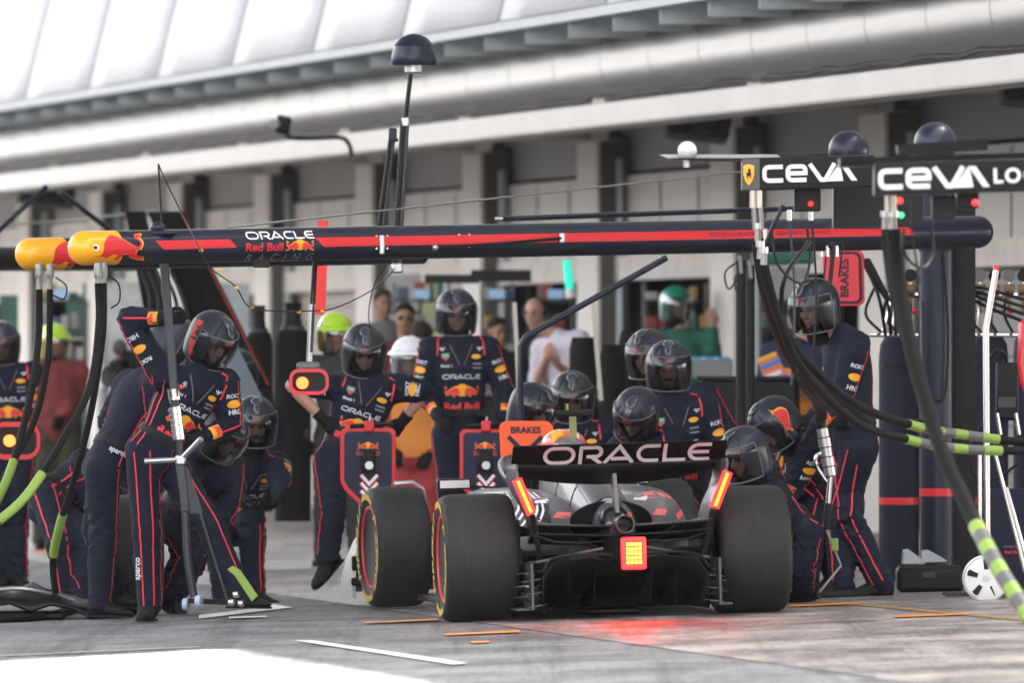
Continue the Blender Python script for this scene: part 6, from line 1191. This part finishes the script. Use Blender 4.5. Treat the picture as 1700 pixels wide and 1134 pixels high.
# black leaning boom behind, draped stacks, far clutter
M_ma = mat('matt_black', (.005, .005, .0055), .85)
t = thing('leaning_boom', 'black folded boom leaning down to the right behind the jack man', 'boom', P(430, 800, 78))
for q, (x0, x1, xb0, xb1) in enumerate(((208, 240, 262, 300), (246, 304, 352, 450))): board('arm', [(x0, 352), (x1, 350), (xb1, 640), (xb0, 640)], 78+q*.3, .18, M_ma, t, .01)
board('clear_fin', [(372, 565), (392, 570), (450, 690), (440, 780), (400, 760)], 77.8, .03, mat('fin_grey', (.10, .13, .17), .2, coat=.4), t); MB().tube([P(300, 350, 77.9), P(446, 640, 77.9)], .007, 6).build('red_edge', mat('edge_red', (.3, .03, .02), .5), t)
for q in range(5): tubeo('cable', [P(235+q*12, 450, 77.7), P(250+q*14, 500, 77.6), P(240+q*18, 560, 77.6)], .015, M_blk, t)
M_drape = mat('black_drape', (.010, .010, .011), .9, bump=.5, bs=9)
def stack(px, y0, y1, wpx, Y, label, cone=True, nm='draped_stack'):
    x = P(px, 600, Y).x; r = wpx*S(Y)/2; zt = P(px, y0, Y).z; zb = P(px, y1, Y).z; t = thing(nm, label, 'stack', V((x, Y, zb)), None)
    MB().lathe([(0, zb), (r, zb), (r*1.02, (zb+zt)/2), (r, zt-.08), (r*.8, zt), (0, zt)], (x, Y, 0), (0, 0, 1), 28).build('drape', M_drape, t)
    if cone: MB().lathe([(0, 0), (r*.6, 0), (r*.45, .1), (r*.5, .2), (0, .2)], (x, Y, zt), (0, 0, 1), 20).build('neck', M_blk, t); MB().lathe([(r*.5, 0), (r*.7, .0), (r*.7, .03), (r*.5, .03)], (x, Y, zt), (0, 0, 1), 20).build('collar', M_dsteel, t)
    return t
stack(430, 552, 850, 44, 80, 'narrower black draped gas stack left of its taller twin'); stack(486, 548, 866, 60, 79, 'tall black draped stack behind the hanging light signal')
for px_, y0_, Y_, lab in ((968, 560, 78, 'black draped seat back left of the slanting white pole'), (1018, 572, 78.5, 'black draped lump right of the slanting white pole'), (1050, 548, 79, 'black draped lump behind the tilted helmet')): stack(px_, y0_, 700, 46, Y_, lab, False, 'draped_lump')
for px_, px2, y0_, y1_, lab in ((854, 862, 502, 660, 'left white pole beside the navy strut'), (984, 998, 502, 665, 'white pole slanting between the black draped lumps')):
    t = thing('white_pole', lab, 'pole', P(px2, y1_, 76)); MB().beam(P(px_, y0_, 76), P(px2, y1_, 76), .04, .03).build('shaft', mat('pole_cream', (.50, .46, .40), .5), t); MB().beam(P(px2, y1_, 76), V((P(px2, 0, 76).x, 76, gz(0))), .025).build('stand', M_blk, t)
t = thing('equipment_desk', 'grey topped black equipment desk behind the crouching helmets', 'desk', P(1000, 760, 79)); MB().box(P(990, 652, 79.5), (1.9, .6, .05)).build('top', mat('desk_grey', (.12, .12, .12), .4), t, bevel=.01); MB().box(P(990, 745, 79.6), (1.8, .5, .75)).build('cabinet', M_blk, t); 
for q in range(3): MB().box(P(900+q*90, 662+8, 79.2), (.3, .03, .05)).build('drawer', M_dsteel, t, bevel=.008)
t = thing('equipment_desk', 'long dark case with rounded corners right of the broad chested crew member', 'desk', P(1250, 800, 77)); MB().box(P(1245, 690, 77), (.70, .4, .55)).build('case', M_blk, t, bevel=.04); MB().box(P(1240, 628, 77), (.72, .45, .03)).build('lid', mat('case_blue', (.015, .02, .035), .5), t, bevel=.01)
t = thing('crate', 'grey tub filled with blue wrapped bottles before the teal helmet', 'crate', P(1178, 626, 82)); MB().box(P(1178, 612, 82), (.34, .4, .14)).build('tub', mat('tub_grey', (.22, .23, .23), .5), t, bevel=.015)
for q in range(9): MB().ell(P(1150+q*7, 597, 82-.1+.04*(q % 3)), (.03, .03, .022), n=10, k=6).build('bottle', mat('bottle_blue', (.15, .5, .75), .2), t)
t = thing('hanging_lamp', 'teal glowing lamp tube hanging in the dark garage above the balding man', 'lamp', P(945, 460, 88)); MB().tube([P(941, 432, 88), P(946, 480, 88)], .035, 12).build('tube', mat('teal_lamp', (.01, .55, .36), .4, emit=.15), t); MB().cyl(P(946, 480, 88), P(948, 494, 88), .04).build('socket', M_wht, t)
o = board('red_banner', [(528, 366), (545, 366), (543, 440), (540, 522), (521, 522), (526, 440)], 70, .02, mat('banner_red', (.85, .04, .03), .6), None, .004); tag(o, 'narrow red vertical board crossing behind the boom above the lime helmet', 'board')
t = thing('dark_header', 'black box hanging below the lintel above the tall crew member', 'box', P(745, 463, 88)); MB().box(P(750, 463, 88), (.44, .2, .07)).build('box', M_blk, t); MB().box(P(832, 458, 90), (.5, .2, .1)).build('extension', M_blk, t)
t = thing('teal_duct', 'dull teal tube high in the garage above the right helmet', 'duct', P(1300, 428, 86)); MB().tube([P(1272, 430, 86), P(1352, 427, 86)], .055, 14).build('tube', mat('dull_teal', (.04, .20, .16), .5), t); MB().box(P(1310, 470, 87), (.30, .1, .26)).build('pale_box', mat('pale_box_grey', (.38, .4, .38), .5), t)
# clipboard, camera, lanyards, head set
t = thing('clipboard', 'bright orange, blue and yellow printed clipboard held by the bib wearer', 'clipboard', P(1290, 620, 77.2)); pn = board('board', [(1257, 596), (1288, 583), (1312, 636), (1276, 652)], 77.2, .02, mat('clip_orange', (.80, .20, .06), .5), t)
board('yellow_strip', [(1257, 596), (1288, 583), (1290, 590), (1260, 603)], 77.19, .005, M_yel, t); board('blue_strip', [(1262, 608), (1294, 594), (1297, 601), (1265, 615)], 77.19, .005, mat('clip_blue', (.05, .2, .6), .5), t); board('blue_strip', [(1270, 636), (1308, 620), (1312, 636), (1276, 652)], 77.19, .005, MC['clip_blue'], t); board('pale_print', [(1269, 624), (1296, 613), (1298, 620), (1272, 630)], 77.19, .005, M_wht, t)
t = thing('video_camera', 'black shoulder video camera with brown fluffy microphone', 'camera', P(222, 600, 87.5)); MB().box(P(222, 598, 87.5), (.20, .4, .16)).build('camera_body', M_blk, t, bevel=.02); MB().box(P(230, 580, 87.5), (.12, .1, .02)).build('red_label', M_red2, t); MB().tube([P(205, 605, 87.3), P(190, 608, 87.1)], .05, 16).build('lens', M_blk, t)
f_ = MB(); f_.ell(P(199, 577, 87.2), (.06, .08, .06), n=28, k=18); f_.v = [c+V((noise.noise(c*60), noise.noise(c*60+V((5, 0, 0))), noise.noise(c*60+V((0, 5, 0)))))*.02 for c in f_.v]; f_.build('fluffy_microphone', mat('fluff_brown', (.10, .085, .075), .95), t)
for k_, inf in enumerate(PEOPLE):
    if inf['suit'].name.startswith('race_suit') and inf['fw'].y < -.75 and inf['helmet'] is not None and abs(inf['HM'].translation.x) < 5:
        sc_, ax_, fw_, lt_ = inf['SC'], inf['ax'], inf['fw'], inf['lt']; b = MB()
        for s in (-1, 1):
            q = [sc_+lt_*s*(.075-.02*i)-ax_*(-.03+.045*i)+fw_*.3 for i in range(4)]; q2 = []
            for p_ in q: h_ = inf['bvh'].ray_cast(p_, -fw_, .5); q2.append((h_[0] if h_[0] else p_-fw_*.2)+fw_*.006)
            b = MB(); b.tube(spline(q2, 3), .004, 6); b.build('lanyard_cord', mat('cord_pale', (.13, .10, .09), .7), inf['root'])
HMb = bald['HM']; b = MB(); b.tube([HMb @ V((.082*math.cos(a), -.005, .115*math.sin(a)+.015)) for a in [PI*i/12 for i in range(13)]], .008, 8); b.ell(HMb @ V((.085, 0, 0)), (.02, .034, .04)); b.ell(HMb @ V((-.085, 0, 0)), (.02, .034, .04)); b.build('headset', M_blk, bald['root'])

for px_, y0_, y1_, Y_, r_, lab in ((1230, 432, 700, 70, .033, 'black post with hanging cable left of the hoses'), (1246, 440, 720, 72, .03, 'thin black post right of the tub of bottles')):
    t = thing('dark_post', lab, 'post', V((P(px_, 0, Y_).x, Y_, 0.05))); MB().tube([P(px_, y0_, Y_), V((P(px_, 0, Y_).x, Y_, .06))], r_, 12).build('shaft', M_blk, t); MB().cyl(P(px_-2, y0_-8, Y_-.1), P(px_+1, y0_+22, Y_-.1), .014).build('hook', M_fit, t); tubeo('loop', [P(px_-2, y0_, Y_-.1), P(px_-26, y0_+20, Y_-.1), P(px_-20, y0_+48, Y_-.1), P(px_-2, y0_+24, Y_-.1)], .006, M_blk, t)
for i, (px_, lab) in enumerate([(168, 'left white post of the barrier by the camera operator'), (186, 'middle white post of the barrier by the camera operator'), (204, 'right white post of the barrier by the camera operator')]):
    t = thing('barrier_post', lab, 'post', P(px_, 770, 86)); MB().cyl(P(px_, 770, 86), P(px_, 648, 86), .035).build('shaft', mat('post_pale', (.42, .42, .42), .5), t); MB().cyl(P(px_, 650, 86), P(px_, 644, 86), .042).build('cap', M_steel, t); MB().cyl(P(px_, 775, 86), P(px_, 768, 86), .08).build('foot', M_blk, t)
for x0, x1, y0_, Y_, lab in ((640, 700, 640, 86, 'black tool cabinet between the marshals'), (1040, 1210, 650, 84, 'wide dark tool cabinet under the tub of bottles'), (785, 850, 640, 85, 'dark cabinet right of the tall crew member'), (300, 392, 690, 86, 'dark cabinet far behind the jack pole')):
    t = thing('tool_cabinet', lab, 'cabinet', P((x0+x1)/2, 850, Y_)); s_ = S(Y_); h_ = P(0, y0_, Y_).z-.05; MB().box(V((P((x0+x1)/2, 0, Y_).x, Y_, .02+h_/2)), ((x1-x0)*s_, .5, h_)).build('body', M_blk, t, bevel=.02); MB().box(V((P((x0+x1)/2, 0, Y_).x, Y_, .04+h_)), ((x1-x0)*s_+.04, .54, .03)).build('top', MC['desk_grey'], t, bevel=.008)
    for q in range(4): MB().box(V((P((x0+x1)/2, 0, Y_).x, Y_-.26, .15+h_*q/4.2)), ((x1-x0)*s_*.9, .02, h_*.18)).build('drawer', mat('drawer_charcoal', (.02, .021, .024), .4), t, bevel=.006)

for i, (pts, r_, lab) in enumerate([([(1280, 380, 57), (1292, 440, 57), (1330, 470, 57.2), (1345, 430, 57.4), (1340, 380, 57.5)], .008, 'thin cable looping under the crested sign boom'), ([(1300, 340, 57), (1270, 420, 57), (1290, 520, 57.3), (1330, 640, 57.6), (1390, 690, 58)], .012, 'thin cable tangled round the thick right hoses'), ([(1345, 400, 57.4), (1300, 470, 57.2), (1310, 560, 57.5), (1370, 640, 58), (1450, 690, 58.3), (1530, 700, 58.6)], .013, 'second thin cable tangled across the thick right hoses'), ([(1500, 380, 50.8), (1500, 420, 50.8), (1530, 445, 50.9), (1548, 420, 51), (1546, 370, 51)], .008, 'thin cable looping beneath the larger sign boom'), ([(1510, 330, 50.8), (1516, 400, 50.8), (1528, 470, 50.8)], .005, 'short cord with a bead below the larger sign boom'), ([(172, 455, 61.5), (196, 470, 61.5), (198, 500, 61.5), (184, 512, 61.5)], .005, 'small loop of cable by the near yellow cap couplings'), ([(92, 460, 65.2), (110, 475, 65.2), (106, 496, 65.2), (88, 490, 65.2)], .005, 'small loop of cable by the far yellow cap couplings'), ([(640, 440, 66), (622, 470, 66), (612, 520, 66), (618, 560, 66)], .004, 'thin line hanging from the mast foot')]):
    wire(lab, pts, r_, M_blk)
for px_, Y_ in ((163, 61.3), (172, 61.5), (65, 64.9), (83, 65.1)):
    o_ = MB().lathe([(0, 0), (.022, 0), (.026, .03), (.02, .05), (.024, .07), (.014, .09), (0, .09)], P(px_, 462, Y_), (0, 0, 1), 12).build('hose_coupling', M_fit); tag(o_, {163: 'left steel coupling under the near yellow cap', 172: 'right steel coupling under the near yellow cap', 65: 'left steel coupling under the far yellow cap', 83: 'right steel coupling under the far yellow cap'}[px_], 'coupling')
# thin warm air over the whole pit lane
hz = MB().box((0, 60, 13.5), (420, 420, 45)); o = hz.build('haze', mat('haze_surface'), smooth=False); m = bpy.data.materials.new('haze_air'); m.use_nodes = True; n = m.node_tree; n.nodes.clear(); ou = n.nodes.new('ShaderNodeOutputMaterial'); pv_ = n.nodes.new('ShaderNodeVolumePrincipled'); pv_.inputs['Color'].default_value = (.92, .92, .95, 1); pv_.inputs['Density'].default_value = .00004; n.links.new(pv_.outputs[0], ou.inputs['Volume'])
o.data.materials.clear(); o.data.materials.append(m); o['kind'] = 'stuff'

M_mon = mat('monitor_glow', (.25, .4, .6), .4, emit=.04); rnd = random.Random(3)
for k_, (x0, x1, Y_, lab) in enumerate([(800, 850, 93, 'rack of tools and small cases in the dim garage right of the tall crew member'), (895, 950, 94, 'rack of boxes and monitors behind the balding man'), (1068, 1172, 93, 'rack of parts and monitors behind the teal helmet'), (1262, 1330, 92, 'rack of cases in the garage behind the clipboard'), (655, 745, 94, 'rack of cases behind the man in sunglasses'), (60, 140, 98, 'rack of cases in the far left garage')]):
    t = thing('garage_rack', lab, 'rack', P((x0+x1)/2, 860, Y_))
    for zz in (500, 548, 600, 655): MB().beam(P(x0, zz, Y_), P(x1, zz, Y_), .3, .02, up=(0, 0, 1)).build('shelf', M_dsteel, t)
    for px_ in (x0, x1): MB().beam(P(px_, 470, Y_), P(px_, 760, Y_), .03).build('upright', mat('rack_grey', (.16, .16, .16), .5), t)
    for zz in (500, 548, 600, 655):
        px_ = x0+4
        while px_ < x1-10:
            w_ = rnd.uniform(8, 20); h_ = rnd.uniform(12, 30); col_ = rnd.choice([(.25, .04, .03), (.05, .08, .16), (.22, .22, .21), (.02, .12, .09), (.35, .2, .05), (.10, .10, .11), (.4, .38, .34)])
            MB().box(P(px_+w_/2, zz-h_/2-2, Y_), (w_*S(Y_), .2, h_*S(Y_))).build('storage_case', mat('case_%02d%02d%02d' % tuple(int(c*100) for c in col_), col_, .5), t, bevel=.01); px_ += w_+rnd.uniform(1, 9)
    MB().box(P((x0+x1)/2, 488, Y_-.2), (26*S(Y_), .04, 15*S(Y_))).build('monitor', M_mon, t)
